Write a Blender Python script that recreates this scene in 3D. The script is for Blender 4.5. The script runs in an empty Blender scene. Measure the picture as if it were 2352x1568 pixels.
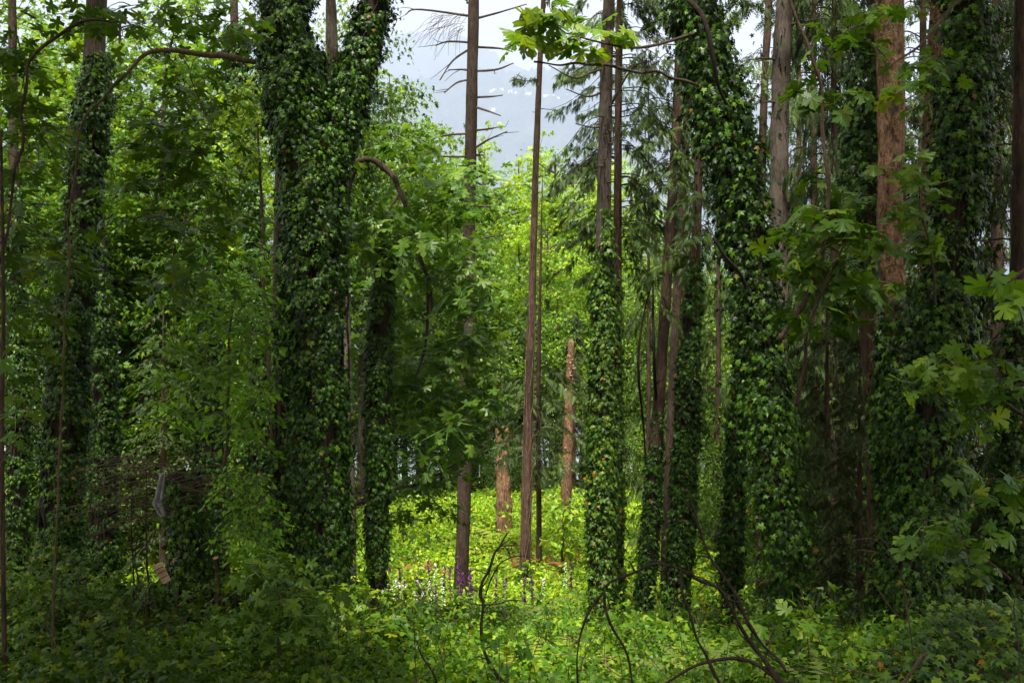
import bpy, math
import numpy as np
from mathutils import Vector

SC = bpy.context.scene
COL = SC.collection
R = math.radians

# ------------------------------------------------------------------ camera, sky, sun, exposure
cam_data = bpy.data.cameras.new('camera')
cam_data.sensor_width = 36.0
cam_data.lens = 36.0
cam_data.clip_start = 0.05
cam_data.clip_end = 60000.0
cam = bpy.data.objects.new('camera', cam_data)
cam.location = (0, 0, 0)
cam.rotation_euler = (R(90), 0, 0)
COL.objects.link(cam)
SC.camera = cam

SUN_ELEV, SUN_AZ = 66.0, -10.0           # sun behind the viewer, a little to the left
world = bpy.data.worlds.new('World')
SC.world = world
world.use_nodes = True
wn = world.node_tree
sky = wn.nodes.new('ShaderNodeTexSky')
sky.sky_type = 'NISHITA'
sky.sun_disc = False
sky.sun_elevation = R(SUN_ELEV)
sky.sun_rotation = R(180.0 - SUN_AZ)
sky.air_density = 1.0
sky.dust_density = 4.0
sky.ozone_density = 0.6
bg = wn.nodes['Background']
bg.inputs['Strength'].default_value = 0.098
wtc = wn.nodes.new('ShaderNodeTexCoord')
wno = wn.nodes.new('ShaderNodeTexNoise'); wno.inputs['Scale'].default_value = 2.2; wno.inputs['Detail'].default_value = 5
wn.links.new(wtc.outputs['Generated'], wno.inputs['Vector'])
wmr = wn.nodes.new('ShaderNodeMapRange')
wmr.inputs[1].default_value = 0.35; wmr.inputs[2].default_value = 0.62; wmr.inputs[3].default_value = 0.80; wmr.inputs[4].default_value = 0.99
wn.links.new(wno.outputs[0], wmr.inputs[0])
wmx = wn.nodes.new('ShaderNodeMix'); wmx.data_type = 'RGBA'      # thin bright cloud over the blue
wn.links.new(wmr.outputs[0], wmx.inputs[0]); wn.links.new(sky.outputs[0], wmx.inputs[6])
wmx.inputs[7].default_value = (6.4, 5.65, 4.6, 1)
wn.links.new(wmx.outputs[2], bg.inputs[0])

sun_data = bpy.data.lights.new('sun', 'SUN')
sun_data.energy = 5.0
sun_data.angle = R(8.0)
sun_data.color = (1.0, 0.94, 0.82)
sun = bpy.data.objects.new('sun', sun_data)
sun.rotation_euler = (R(90 - SUN_ELEV), 0, R(SUN_AZ))
sun.location = (0, -20, 40)
COL.objects.link(sun)

SC.view_settings.view_transform = 'Standard'
SC.view_settings.look = 'None'
SC.view_settings.gamma = 1.0
SC.view_settings.exposure = 1.25
SC.cycles.max_bounces = 7
SC.cycles.diffuse_bounces = 4
SC.cycles.glossy_bounces = 2
SC.cycles.transmission_bounces = 4
SC.cycles.transparent_max_bounces = 4
SC.cycles.volume_bounces = 1

# ------------------------------------------------------------------ numbers and noise
def rngf(seed):
    return np.random.default_rng(seed)

def nz(v):
    return v / np.maximum(np.linalg.norm(v, axis=-1, keepdims=True), 1e-9)

class Noise:
    """smooth pseudo noise, about -1..1, wavelength in metres"""
    def __init__(self, seed, wave, k=10):
        r = rngf(seed)
        d = nz(r.normal(size=(k, 3)))
        self.k = d * (2 * math.pi / wave) * r.uniform(0.6, 1.7, (k, 1))
        self.p = r.uniform(0, 6.28, k)
    def __call__(self, p):
        return np.sin(p @ self.k.T + self.p).sum(-1) / math.sqrt(len(self.p)) * 0.75

def P(u, v, D):
    """point seen at (u, v) of the 2352-wide photograph from the viewpoint, D metres ahead"""
    return np.array([(u - 1176.0) / 2352.0 * D, D, (784.0 - v) / 2352.0 * D])

_gy = [-60, -20, 0, 3, 5, 7, 9, 11, 13, 16, 19, 24, 28, 34, 40, 46, 55, 90, 150, 215, 330]
_gz = [2.5, -0.6, -1.7, -2.2, -2.6, -3.0, -3.4, -3.75, -4.05, -4.85, -5.4, -6.35, -6.6, -6.4, -6.2, -6.5, -8.4, -14, -24, -31.5, -44]
_gn, _gn2 = Noise(5, 9.0), Noise(6, 2.6)
def G(x, y):
    x = np.asarray(x, float); y = np.asarray(y, float)
    z = np.interp(y, _gy, _gz)
    p = np.stack([x, y, 0 * x], -1)
    z = z + 0.16 * _gn(p) + 0.05 * _gn2(p)
    z = z + 0.75 * np.exp(-((x - 4.3) / 1.5) ** 2 - ((y - 8.6) / 1.9) ** 2)
    z = z + 0.35 * np.exp(-((x + 6) / 4.0) ** 2 - ((y - 15) / 4.0) ** 2)
    return z

# ------------------------------------------------------------------ geometry store
class Geo:
    def __init__(self):
        self.v, self.t, self.n = [], [], 0
    def add(self, v, t):
        v = np.asarray(v, float).reshape(-1, 3); t = np.asarray(t, np.int64).reshape(-1, 3)
        self.v.append(v); self.t.append(t + self.n); self.n += len(v)
        return self
    def mesh(self, name, org=(0, 0, 0), smooth=False):
        me = bpy.data.meshes.new(name)
        if not self.v:
            return me
        v = (np.concatenate(self.v) - np.asarray(org, float)).astype(np.float32)
        t = np.concatenate(self.t).astype(np.int32)
        me.vertices.add(len(v)); me.vertices.foreach_set('co', v.ravel())
        me.loops.add(t.size); me.loops.foreach_set('vertex_index', t.ravel())
        me.polygons.add(len(t))
        me.polygons.foreach_set('loop_start', np.arange(0, t.size, 3, dtype=np.int32))
        me.polygons.foreach_set('loop_total', np.full(len(t), 3, np.int32))
        me.polygons.foreach_set('use_smooth', np.full(len(t), bool(smooth)))
        me.update(calc_edges=True)
        return me

def curve(pts, n):
    """smooth resampling (Catmull-Rom) of a short list of points"""
    p = np.asarray(pts, float)
    if len(p) == 2:
        return p[0] + (p[1] - p[0]) * np.linspace(0, 1, n)[:, None]
    q = np.vstack([2 * p[0] - p[1], p, 2 * p[-1] - p[-2]])
    s = np.linspace(0, len(p) - 1 - 1e-9, n)
    i = s.astype(int); f = (s - i)[:, None]
    a, b, c, d = q[i], q[i + 1], q[i + 2], q[i + 3]
    return 0.5 * ((2 * b) + (-a + c) * f + (2 * a - 5 * b + 4 * c - d) * f ** 2 + (-a + 3 * b - 3 * c + d) * f ** 3)

def tube(geo, pts, rad, sides=8, rough=0.0, seed=0, cap=True, ridges=0):
    p = np.asarray(pts, float); n = len(p)
    r = np.interp(np.linspace(0, 1, n), np.linspace(0, 1, len(np.atleast_1d(rad))), np.atleast_1d(rad)) if np.size(rad) != n else np.asarray(rad, float)
    t = nz(np.gradient(p, axis=0))
    ref = np.array([1.0, 0, 0]) if abs(t[0, 2]) > 0.6 else np.array([0, 0, 1.0])
    X = np.zeros_like(p); x = ref
    for i in range(n):
        x = x - t[i] * (x @ t[i]); x = x / max(np.linalg.norm(x), 1e-9); X[i] = x
    Y = np.cross(t, X)
    th = np.arange(sides) / sides * 2 * math.pi
    dirs = X[:, None, :] * np.cos(th)[None, :, None] + Y[:, None, :] * np.sin(th)[None, :, None]
    rr = np.repeat(r[:, None], sides, 1)
    if rough:
        q = p[:, None, :] + dirs * rr[..., None]
        rr = rr * (1 + rough * Noise(seed, max(0.25, 3.0 * r.max()))(q) + rough * 0.6 * Noise(seed + 1, max(0.1, r.max()))(q * np.array([1, 1, 0.35])))
    if ridges:
        ph = Noise(seed + 7, 1.2)(p)[:, None] * 0.5
        rr = rr * (1 + ridges * np.abs(np.sin(th[None, :] * (sides // 4) / 1.0 + ph * 3)))
    v = p[:, None, :] + dirs * rr[..., None]
    a = np.arange(n - 1)[:, None] * sides + np.arange(sides)[None, :]
    b = np.arange(n - 1)[:, None] * sides + (np.arange(sides)[None, :] + 1) % sides
    tri = np.concatenate([np.stack([a, b, b + sides], -1).reshape(-1, 3), np.stack([a, b + sides, a + sides], -1).reshape(-1, 3)])
    v = v.reshape(-1, 3)
    if cap:
        v = np.vstack([v, p[0], p[-1]])
        k = np.arange(sides); k2 = (k + 1) % sides; L = (n - 1) * sides
        tri = np.vstack([tri, np.stack([k2, k, np.full(sides, n * sides)], -1), np.stack([L + k, L + k2, np.full(sides, n * sides + 1)], -1)])
    geo.add(v, tri)
    return p, r

# ------------------------------------------------------------------ leaf shapes: base at 0, tip at y = 1, seen along z
def fan(half, centre, fold, droop):
    pts = list(half) + [(-x, y) for x, y in reversed(half) if x > 1e-6]
    pts = [centre] + pts
    v = np.array([(x, y, -fold * abs(x) - droop * max(y, 0) ** 2 - droop * 0.6 * x * x) for x, y in pts], float)
    n = len(pts) - 1
    t = np.array([(0, 1 + i, 1 + (i + 1) % n) for i in range(n)])
    t = t[:, [0, 2, 1]]
    return v, t

MAPLE_BIG = [(0, 0.06), (0.13, -0.03), (0.30, -0.10), (0.33, 0.02), (0.47, 0.06), (0.40, 0.15), (0.12, 0.24), (0.33, 0.33), (0.48, 0.36), (0.60, 0.56), (0.46, 0.58), (0.40, 0.70), (0.26, 0.60), (0.07, 0.43), (0.15, 0.64), (0.26, 0.74), (0.17, 0.86), (0.08, 0.88), (0, 1.0)]
MAPLE_MID = [(0, 0.06), (0.30, -0.08), (0.46, 0.09), (0.19, 0.26), (0.58, 0.54), (0.36, 0.64), (0.09, 0.46), (0.24, 0.74), (0, 1.0)]
MAPLE_FAR = [(0, 0.0), (0.40, 0.02), (0.20, 0.27), (0.52, 0.60), (0.14, 0.55), (0, 1.0)]
IVY_MID = [(0, 0.10), (0.22, -0.07), (0.45, 0.06), (0.23, 0.24), (0.54, 0.50), (0.17, 0.54), (0, 1.05)]
IVY_FAR = [(0, 0.06), (0.36, 0.02), (0.46, 0.42), (0.18, 0.55), (0, 1.0)]
OVAL = [(0, 0.0), (0.22, 0.22), (0.27, 0.45), (0.16, 0.75), (0, 1.0)]
TRI = [(0, 0.0), (0.40, -0.02), (0.34, 0.30), (0.18, 0.42), (0.26, 0.62), (0, 1.0)]
def shapes(h, c, folds):
    return [fan(h, c, f, d) for f, d in folds]
FOLD = [(0.18, 0.10), (0.35, 0.25), (0.05, 0.30), (-0.12, 0.15)]
T = {
    'maple_big': shapes(MAPLE_BIG, (0, 0.30), FOLD), 'maple': shapes(MAPLE_MID, (0, 0.30), FOLD), 'maple_far': shapes(MAPLE_FAR, (0, 0.30), FOLD[:3]),
    'ivy': shapes(IVY_MID, (0, 0.32), [(0.25, 0.15), (0.40, 0.25), (0.12, 0.30)]), 'ivy_far': shapes(IVY_FAR, (0, 0.3), [(0.3, 0.2), (0.15, 0.3)]),
    'oval': shapes(OVAL, (0, 0.45), [(0.35, 0.20), (0.2, 0.35)]), 'tri': shapes(TRI, (0, 0.35), FOLD[:3]),
}
_q = np.array([(0, 0, 0), (0.33, 0.45, -0.10), (0, 1, -0.15), (-0.33, 0.45, -0.10)], float)
_q2 = np.array([(0, 0, 0), (0.012, 0.5, 0.012), (0, 1, 0), (-0.012, 0.5, -0.012)], float)
T['stick'] = [(_q2, np.array([(0, 1, 2), (0, 2, 3)]))]
T['tiny'] = [(_q, np.array([(0, 1, 2), (0, 2, 3)]))]

def frond(pairs, length, forward, arc, taper=0.9, power=1.0):
    """spine with pointed leaflets along both sides; arc bends it down"""
    v, t = [], []
    for i in range(pairs + 1):
        y = i / pairs
        v.append((0, y, -arc * y * y))
    for i in range(pairs):
        y = (i + 0.5) / pairs
        s = length * (1 - taper * y ** power) * (0.55 + 0.45 * min(1, y * 5))
        for sx in (1, -1):
            yy = y + forward * s
            v.append((sx * s, yy, -arc * yy * yy - 0.25 * s))
            k = len(v) - 1
            t.append((i, k, i + 1) if sx > 0 else (i + 1, k, i))
    return np.array(v, float), np.array(t)
T['cedar'] = [frond(8, 0.42, 0.9, 0.25), frond(7, 0.36, 0.8, 0.45), frond(8, 0.48, 1.0, 0.1)]
T['cedar_far'] = [frond(5, 0.42, 0.8, 0.25), frond(5, 0.34, 0.9, 0.45)]
T['fern'] = [frond(16, 0.17, 0.15, 0.55, 0.95, 1.6), frond(16, 0.15, 0.15, 0.8, 0.95, 1.6)]
T['bracken'] = [frond(9, 0.40, 0.35, 0.25, 0.95), frond(9, 0.46, 0.3, 0.4, 0.95)]

def put(geo, kind, pos, nrm, tip, size, rng):
    """lay one leaf shape at every position"""
    pos = np.asarray(pos, float)
    if len(pos) == 0:
        return
    size = np.broadcast_to(size, (len(pos),)).astype(float)
    y = nz(tip); x = nz(np.cross(y, nrm)); z = np.cross(x, y)
    var = T[kind]
    pick = rng.integers(0, len(var), len(pos))
    for k, (tv, tt) in enumerate(var):
        m = pick == k
        if not m.any():
            continue
        w = rng.uniform(0.85, 1.15, m.sum())[:, None, None]
        s = size[m][:, None, None]
        V = pos[m][:, None, :] + s * (w * tv[None, :, 0:1] * x[m][:, None, :] + tv[None, :, 1:2] * y[m][:, None, :] + tv[None, :, 2:3] * z[m][:, None, :])
        n = m.sum(); nv = len(tv)
        tri = tt[None] + (np.arange(n) * nv)[:, None, None]
        geo.add(V.reshape(-1, 3), tri.reshape(-1, 3))

def sprays(geo, kind, C, rad, per, leaf, rng, flat=0.22, droop=0.45, tilt=0.30, jit=0.45, out=0.30, lean=None, stalks=None):
    """flat leafy sprays: one drooping disc of leaves round each centre"""
    C = np.asarray(C, float); n = len(C)
    if n == 0:
        return
    rad = np.broadcast_to(rad, (n,))
    dn = np.array([0, 0, 1.0]) + rng.normal(size=(n, 3)) * tilt
    if lean is not None:
        dn = dn + lean
    dn = nz(dn)
    a = nz(np.cross(dn, np.array([1.0, 0.13, 0]) + rng.normal(size=(n, 3)) * 0.2)); b = np.cross(dn, a)
    r = np.sqrt(rng.uniform(0.02, 1, (n, per))) * rad[:, None]
    th = rng.uniform(0, 2 * math.pi, (n, per))
    rd = a[:, None, :] * np.cos(th)[..., None] + b[:, None, :] * np.sin(th)[..., None]
    pos = C[:, None, :] + rd * r[..., None] + dn[:, None, :] * (rng.normal(size=(n, per)) * flat * rad[:, None])[..., None]
    pos[..., 2] -= droop * r ** 2 / np.maximum(rad[:, None], 0.05)
    nrm = dn[:, None, :] + rd * out + rng.normal(size=(n, per, 3)) * jit
    tip = rd + rng.normal(size=(n, per, 3)) * 0.45 - np.array([0, 0, 0.35])
    sz = leaf * rng.uniform(0.6, 1.2, n * per)
    lb = pos.reshape(-1, 3) - nz(tip).reshape(-1, 3) * sz[:, None] * 0.4
    put(geo, kind, lb, nrm.reshape(-1, 3), tip.reshape(-1, 3), sz, rng)
    if stalks is not None:
        c0 = np.repeat(C, per, 0); dv = lb - c0; ln = np.linalg.norm(dv, axis=1)
        put(stalks, 'stick', c0, rng.normal(size=dv.shape), dv, np.maximum(ln, .03), rng)

def ellipsoid(rng, c, r, n, seed=1, gap=-0.25, wave=None, shell=0.45):
    """points in an uneven ellipsoid with holes"""
    c = np.asarray(c, float); r = np.asarray(r, float)
    f1, f2 = Noise(seed, (wave or 0.9 * r.mean())), Noise(seed + 3, 1.6 * r.mean())
    out = []; k = 0
    while k < n:
        d = nz(rng.normal(size=(n * 3, 3)))
        q = rng.uniform(0, 1, (n * 3, 1)) ** shell
        p = c + d * q * r * (1 + 0.28 * f2(c + d * r))[:, None]
        p = p[f1(p) > gap]
        out.append(p); k += len(p)
        if len(out) > 12:
            break
    return np.concatenate(out)[:n]

# ------------------------------------------------------------------ materials
def nodes_of(name):
    m = bpy.data.materials.new(name); m.use_nodes = True
    nt = m.node_tree
    return m, nt, nt.nodes['Principled BSDF'], nt.nodes['Material Output']

def ramp(nt, stops):
    r = nt.nodes.new('ShaderNodeValToRGB')
    while len(r.color_ramp.elements) < len(stops):
        r.color_ramp.elements.new(0.5)
    for e, (p, c) in zip(r.color_ramp.elements, stops):
        e.position = p; e.color = (*c, 1)
    return r

def leaf_mat(name, stops, trans=0.35, tint=(1.35, 1.25, 0.5), rough=0.42, spec=0.36, wave=0.35, blotch=0.35):
    m, nt, b, out = nodes_of(name)
    g = nt.nodes.new('ShaderNodeNewGeometry')
    r = ramp(nt, [(p, (c[0] * 1.16, c[1], c[2] * 0.55)) for p, c in stops])
    nt.links.new(g.outputs['Random Per Island'], r.inputs[0])
    tc = nt.nodes.new('ShaderNodeTexCoord')
    no = nt.nodes.new('ShaderNodeTexNoise'); no.inputs['Scale'].default_value = wave; no.inputs['Detail'].default_value = 2
    nt.links.new(tc.outputs['Object'], no.inputs['Vector'])
    mr = nt.nodes.new('ShaderNodeMapRange'); mr.inputs[1].default_value = 0.3; mr.inputs[2].default_value = 0.7
    mr.inputs[3].default_value = 1 - blotch; mr.inputs[4].default_value = 1 + blotch
    nt.links.new(no.outputs[0], mr.inputs[0])
    hs = nt.nodes.new('ShaderNodeHueSaturation'); nt.links.new(mr.outputs[0], hs.inputs['Value'])
    nt.links.new(r.outputs[0], hs.inputs['Color'])
    nt.links.new(hs.outputs[0], b.inputs['Base Color'])
    b.inputs['Roughness'].default_value = rough
    b.inputs['Specular IOR Level'].default_value = spec
    tr = nt.nodes.new('ShaderNodeBsdfTranslucent')
    mx = nt.nodes.new('ShaderNodeMix'); mx.data_type = 'RGBA'; mx.blend_type = 'MULTIPLY'; mx.inputs[0].default_value = 1
    nt.links.new(hs.outputs[0], mx.inputs[6]); mx.inputs[7].default_value = (*tint, 1)
    nt.links.new(mx.outputs[2], tr.inputs[0])
    ms = nt.nodes.new('ShaderNodeMixShader'); ms.inputs[0].default_value = trans
    nt.links.new(b.outputs[0], ms.inputs[1]); nt.links.new(tr.outputs[0], ms.inputs[2])
    nt.links.new(ms.outputs[0], out.inputs['Surface'])
    return m

def bark_mat(name, dark, mid, light, scale=9.0, stretch=0.18, bump=0.5, moss=None, mlo=0.50):
    m, nt, b, out = nodes_of(name)
    tc = nt.nodes.new('ShaderNodeTexCoord'); mp = nt.nodes.new('ShaderNodeMapping')
    mp.inputs['Scale'].default_value = (1, 1, stretch * 1.0)
    nt.links.new(tc.outputs['Object'], mp.inputs['Vector'])
    def noise(sc, det, src, dist=0.0):
        n = nt.nodes.new('ShaderNodeTexNoise'); n.inputs['Scale'].default_value = sc; n.inputs['Detail'].default_value = det
        n.inputs['Roughness'].default_value = 0.65; n.inputs['Distortion'].default_value = dist
        nt.links.new(src, n.inputs['Vector']); return n
    fine = noise(scale * 4.5, 5, mp.outputs[0], 0.6)
    mid_n = noise(scale * 1.6, 4, mp.outputs[0], 1.2)
    big = noise(1.3, 4, tc.outputs['Object'])
    grain = noise(scale * 9, 3, tc.outputs['Object'])
    ad = nt.nodes.new('ShaderNodeMath'); ad.operation = 'MULTIPLY_ADD'
    nt.links.new(fine.outputs[0], ad.inputs[0]); ad.inputs[1].default_value = 0.6
    m2_ = nt.nodes.new('ShaderNodeMath'); m2_.operation = 'MULTIPLY_ADD'; m2_.inputs[1].default_value = 0.3
    nt.links.new(grain.outputs[0], m2_.inputs[0])
    m3_ = nt.nodes.new('ShaderNodeMath'); m3_.operation = 'MULTIPLY'; m3_.inputs[1].default_value = 0.4
    nt.links.new(mid_n.outputs[0], m3_.inputs[0]); nt.links.new(m3_.outputs[0], m2_.inputs[2]); nt.links.new(m2_.outputs[0], ad.inputs[2])
    r = ramp(nt, [(0.50, dark), (0.63, mid), (0.80, light)])
    nt.links.new(ad.outputs[0], r.inputs[0])
    mx = nt.nodes.new('ShaderNodeMix'); mx.data_type = 'RGBA'; mx.blend_type = 'MULTIPLY'
    mr = ramp(nt, [(0.38, (0.60, 0.60, 0.58)), (0.62, (1.15, 1.1, 1.05))])
    nt.links.new(big.outputs[0], mr.inputs[0]); mx.inputs[0].default_value = 1
    nt.links.new(r.outputs[0], mx.inputs[6]); nt.links.new(mr.outputs[0], mx.inputs[7])
    col = mx.outputs[2]
    if moss:
        n3 = noise(2.6, 5, tc.outputs['Object'])
        th = ramp(nt, [(mlo, (0, 0, 0)), (mlo + 0.10, (1, 1, 1))]); nt.links.new(n3.outputs[0], th.inputs[0])
        m2 = nt.nodes.new('ShaderNodeMix'); m2.data_type = 'RGBA'
        nt.links.new(th.outputs[0], m2.inputs[0]); nt.links.new(col, m2.inputs[6]); m2.inputs[7].default_value = (*moss, 1)
        col = m2.outputs[2]
    nt.links.new(col, b.inputs['Base Color'])
    b.inputs['Roughness'].default_value = 0.9; b.inputs['Specular IOR Level'].default_value = 0.15
    bp = nt.nodes.new('ShaderNodeBump'); bp.inputs['Strength'].default_value = min(1.0, bump * 1.4); bp.inputs['Distance'].default_value = 0.04
    nt.links.new(ad.outputs[0], bp.inputs['Height']); nt.links.new(bp.outputs[0], b.inputs['Normal'])
    return m

def plain_mat(name, c1, c2, scale=4.0, rough=0.8, spec=0.2):
    m, nt, b, out = nodes_of(name)
    tc = nt.nodes.new('ShaderNodeTexCoord'); n1 = nt.nodes.new('ShaderNodeTexNoise')
    n1.inputs['Scale'].default_value = scale; n1.inputs['Detail'].default_value = 6
    nt.links.new(tc.outputs['Object'], n1.inputs['Vector'])
    r = ramp(nt, [(0.35, c1), (0.65, c2)]); nt.links.new(n1.outputs[0], r.inputs[0])
    nt.links.new(r.outputs[0], b.inputs['Base Color'])
    b.inputs['Roughness'].default_value = rough; b.inputs['Specular IOR Level'].default_value = spec
    return m

M = {}
M['ivy'] = leaf_mat('ivy_leaves', [(0.0, (0.005, 0.020, 0.004)), (0.45, (0.013, 0.050, 0.006)), (0.8, (0.042, 0.130, 0.010)), (0.985, (0.085, 0.20, 0.015)), (0.997, (0.13, 0.08, 0.03))], trans=0.10, rough=0.44, spec=0.26)  # darkest stops put the shade between leaves into the colour
M['ivy_lit'] = leaf_mat('lit_ivy_leaves', [(0.0, (0.012, 0.042, 0.008)), (0.5, (0.036, 0.105, 0.016)), (0.85, (0.085, 0.19, 0.025)), (0.975, (0.14, 0.24, 0.03)), (0.992, (0.26, 0.14, 0.03))], trans=0.20, rough=0.44, spec=0.28)  # lit copy of the ivy: the brightness is put into the leaf colour
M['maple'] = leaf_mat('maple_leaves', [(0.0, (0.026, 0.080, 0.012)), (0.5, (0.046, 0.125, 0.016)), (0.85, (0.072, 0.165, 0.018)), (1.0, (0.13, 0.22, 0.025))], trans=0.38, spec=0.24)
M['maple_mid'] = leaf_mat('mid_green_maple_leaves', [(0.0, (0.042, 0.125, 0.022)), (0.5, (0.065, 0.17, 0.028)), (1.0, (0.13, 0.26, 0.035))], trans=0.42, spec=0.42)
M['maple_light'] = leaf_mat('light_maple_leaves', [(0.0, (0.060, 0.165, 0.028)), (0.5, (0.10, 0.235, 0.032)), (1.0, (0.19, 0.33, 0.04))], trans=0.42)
M['maple_sun'] = leaf_mat('sunlit_maple_leaves', [(0.0, (0.10, 0.26, 0.028)), (0.5, (0.18, 0.37, 0.038)), (1.0, (0.31, 0.47, 0.06))], trans=0.45)  # sunlit variant of the maple leaves, sunlight painted into the colour
M['lime'] = leaf_mat('lime_leaves', [(0.0, (0.075, 0.24, 0.025)), (0.5, (0.13, 0.35, 0.03)), (1.0, (0.22, 0.45, 0.045))], trans=0.42)
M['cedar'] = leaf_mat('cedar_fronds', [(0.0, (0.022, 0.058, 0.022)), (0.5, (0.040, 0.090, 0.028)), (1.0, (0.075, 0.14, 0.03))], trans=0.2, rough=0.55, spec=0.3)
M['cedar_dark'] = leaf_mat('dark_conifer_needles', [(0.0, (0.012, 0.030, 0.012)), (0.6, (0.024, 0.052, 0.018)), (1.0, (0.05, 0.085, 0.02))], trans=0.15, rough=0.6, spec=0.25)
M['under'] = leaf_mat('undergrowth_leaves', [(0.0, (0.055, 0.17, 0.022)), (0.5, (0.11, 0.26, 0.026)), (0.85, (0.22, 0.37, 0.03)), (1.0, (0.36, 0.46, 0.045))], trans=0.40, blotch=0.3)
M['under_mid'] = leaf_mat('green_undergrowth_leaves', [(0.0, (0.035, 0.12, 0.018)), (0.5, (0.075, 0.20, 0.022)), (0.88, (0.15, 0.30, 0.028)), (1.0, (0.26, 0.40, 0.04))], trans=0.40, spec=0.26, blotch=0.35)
M['under_sun'] = leaf_mat('sunlit_undergrowth_leaves', [(0.0, (0.09, 0.24, 0.02)), (0.5, (0.19, 0.38, 0.025)), (0.9, (0.31, 0.48, 0.045)), (1.0, (0.36, 0.40, 0.07))], trans=0.42, blotch=0.3)  # raised leaf colour carries part of the sunlight in the clearing
M['under_dark'] = leaf_mat('shade_undergrowth_leaves', [(0.0, (0.016, 0.052, 0.008)), (0.5, (0.034, 0.092, 0.011)), (0.9, (0.078, 0.16, 0.016)), (1.0, (0.15, 0.23, 0.025))], trans=0.36, spec=0.18)  # leaf colour lowered to deepen the shade on the near slope
M['fern'] = leaf_mat('fern_fronds', [(0.0, (0.08, 0.16, 0.05)), (1.0, (0.15, 0.25, 0.08))], trans=0.3, rough=0.6)
M['bracken'] = leaf_mat('bracken_fronds', [(0.0, (0.15, 0.26, 0.035)), (1.0, (0.30, 0.40, 0.07))], trans=0.35, rough=0.6)
M['rust'] = leaf_mat('dead_bracken', [(0.0, (0.15, 0.055, 0.03)), (1.0, (0.25, 0.11, 0.05))], trans=0.2, rough=0.8)
M['bark_conifer'] = bark_mat('conifer_bark', (0.030, 0.025, 0.022), (0.085, 0.070, 0.062), (0.165, 0.140, 0.125), 11, moss=(0.075, 0.080, 0.055), mlo=0.56)
M['bark_red'] = bark_mat('reddish_bark', (0.018, 0.012, 0.009), (0.058, 0.039, 0.029), (0.125, 0.088, 0.068), 10)
M['bark_brown'] = bark_mat('furrowed_brown_bark', (0.016, 0.010, 0.007), (0.15, 0.090, 0.060), (0.38, 0.235, 0.16), 6, 0.4, 1.0, moss=(0.045, 0.046, 0.022), mlo=0.60)
M['bark_mid'] = bark_mat('grey_brown_bark', (0.014, 0.009, 0.007), (0.042, 0.029, 0.023), (0.090, 0.066, 0.054), 11, moss=(0.040, 0.042, 0.022), mlo=0.57)
M['bark_dark'] = bark_mat('dark_bark', (0.014, 0.010, 0.008), (0.045, 0.033, 0.026), (0.085, 0.065, 0.05), 8)
M['bark_snag'] = bark_mat('peeling_snag_bark', (0.028, 0.015, 0.010), (0.19, 0.108, 0.066), (0.46, 0.30, 0.19), 7, 0.30, 1.0)
M['twig'] = bark_mat('twig_bark', (0.03, 0.022, 0.018), (0.085, 0.062, 0.050), (0.16, 0.12, 0.10), 20)
M['dead'] = bark_mat('dead_branch_bark', (0.010, 0.008, 0.007), (0.028, 0.021, 0.018), (0.065, 0.050, 0.043), 22)
M['mossy'] = bark_mat('mossy_branch_bark', (0.03, 0.022, 0.016), (0.10, 0.075, 0.055), (0.20, 0.16, 0.125), 16, moss=(0.045, 0.050, 0.008))
M['dry_vine'] = plain_mat('dry_vine', (0.11, 0.062, 0.04), (0.24, 0.15, 0.10), 8)

M['stalk'] = plain_mat('green_stalk', (0.06, 0.13, 0.03), (0.10, 0.19, 0.04), 5, 0.7)

# ------------------------------------------------------------------ things and parts
def thing(name, label, cat, base, group=None):
    o = bpy.data.objects.new(name, None); COL.objects.link(o)
    o.empty_display_size = 0.3
    o.location = tuple(float(q) for q in base)
    o['label'] = label; o['category'] = cat
    if group:
        o['group'] = group
    return o

def part(name, geo, mat, parent, smooth=False, base=None):
    root = parent
    while root.parent:
        root = root.parent
    org = np.array(root.location) if base is None else np.asarray(base, float)
    me = geo.mesh(name, org, smooth)
    o = bpy.data.objects.new(name, me); COL.objects.link(o)
    o.parent = parent
    me.materials.append(M[mat])
    return o

def solo(name, geo, mat, label=None, cat=None, group=None, kind=None, smooth=False, org=(0, 0, 0)):
    me = geo.mesh(name, org, smooth)
    o = bpy.data.objects.new(name, me); COL.objects.link(o)
    o.location = tuple(float(q) for q in org)
    me.materials.append(M[mat])
    if kind: o['kind'] = kind
    if label: o['label'] = label
    if cat: o['category'] = cat
    if group: o['group'] = group
    return o

def copy_thing(src, loc, rot=0.0, scale=(1, 1, 1), label=None, group=None, mats=None):
    r = src.copy(); COL.objects.link(r)
    r.location = tuple(float(q) for q in loc); r.rotation_euler = (0, 0, rot); r.scale = scale
    if label: r['label'] = label
    if group: r['group'] = group
    for ch in list(src.children):
        c = ch.copy(); COL.objects.link(c); c.parent = r
        if mats and ch.name.split('.')[0] in mats:
            c.material_slots[0].link = 'OBJECT'; c.material_slots[0].material = M[mats[ch.name.split('.')[0]]]
        for gch in list(ch.children):
            d = gch.copy(); COL.objects.link(d); d.parent = c
            if mats and gch.name.split('.')[0] in mats:
                d.material_slots[0].link = 'OBJECT'; d.material_slots[0].material = M[mats[gch.name.split('.')[0]]]
    return r

# ------------------------------------------------------------------ ground, water, far hills
def sheet(name, xs, ys, zf, mat, kind='structure', smooth=True):
    X, Y = np.meshgrid(xs, ys)
    Z = zf(X, Y)
    v = np.stack([X, Y, Z], -1).reshape(-1, 3)
    nx, ny = len(xs), len(ys)
    i = (np.arange(ny - 1)[:, None] * nx + np.arange(nx - 1)[None, :]).ravel()
    t = np.concatenate([np.stack([i, i + 1, i + nx + 1], -1), np.stack([i, i + nx + 1, i + nx], -1)])
    g = Geo().add(v, t)
    return solo(name, g, mat, kind=kind, smooth=smooth)

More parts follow.
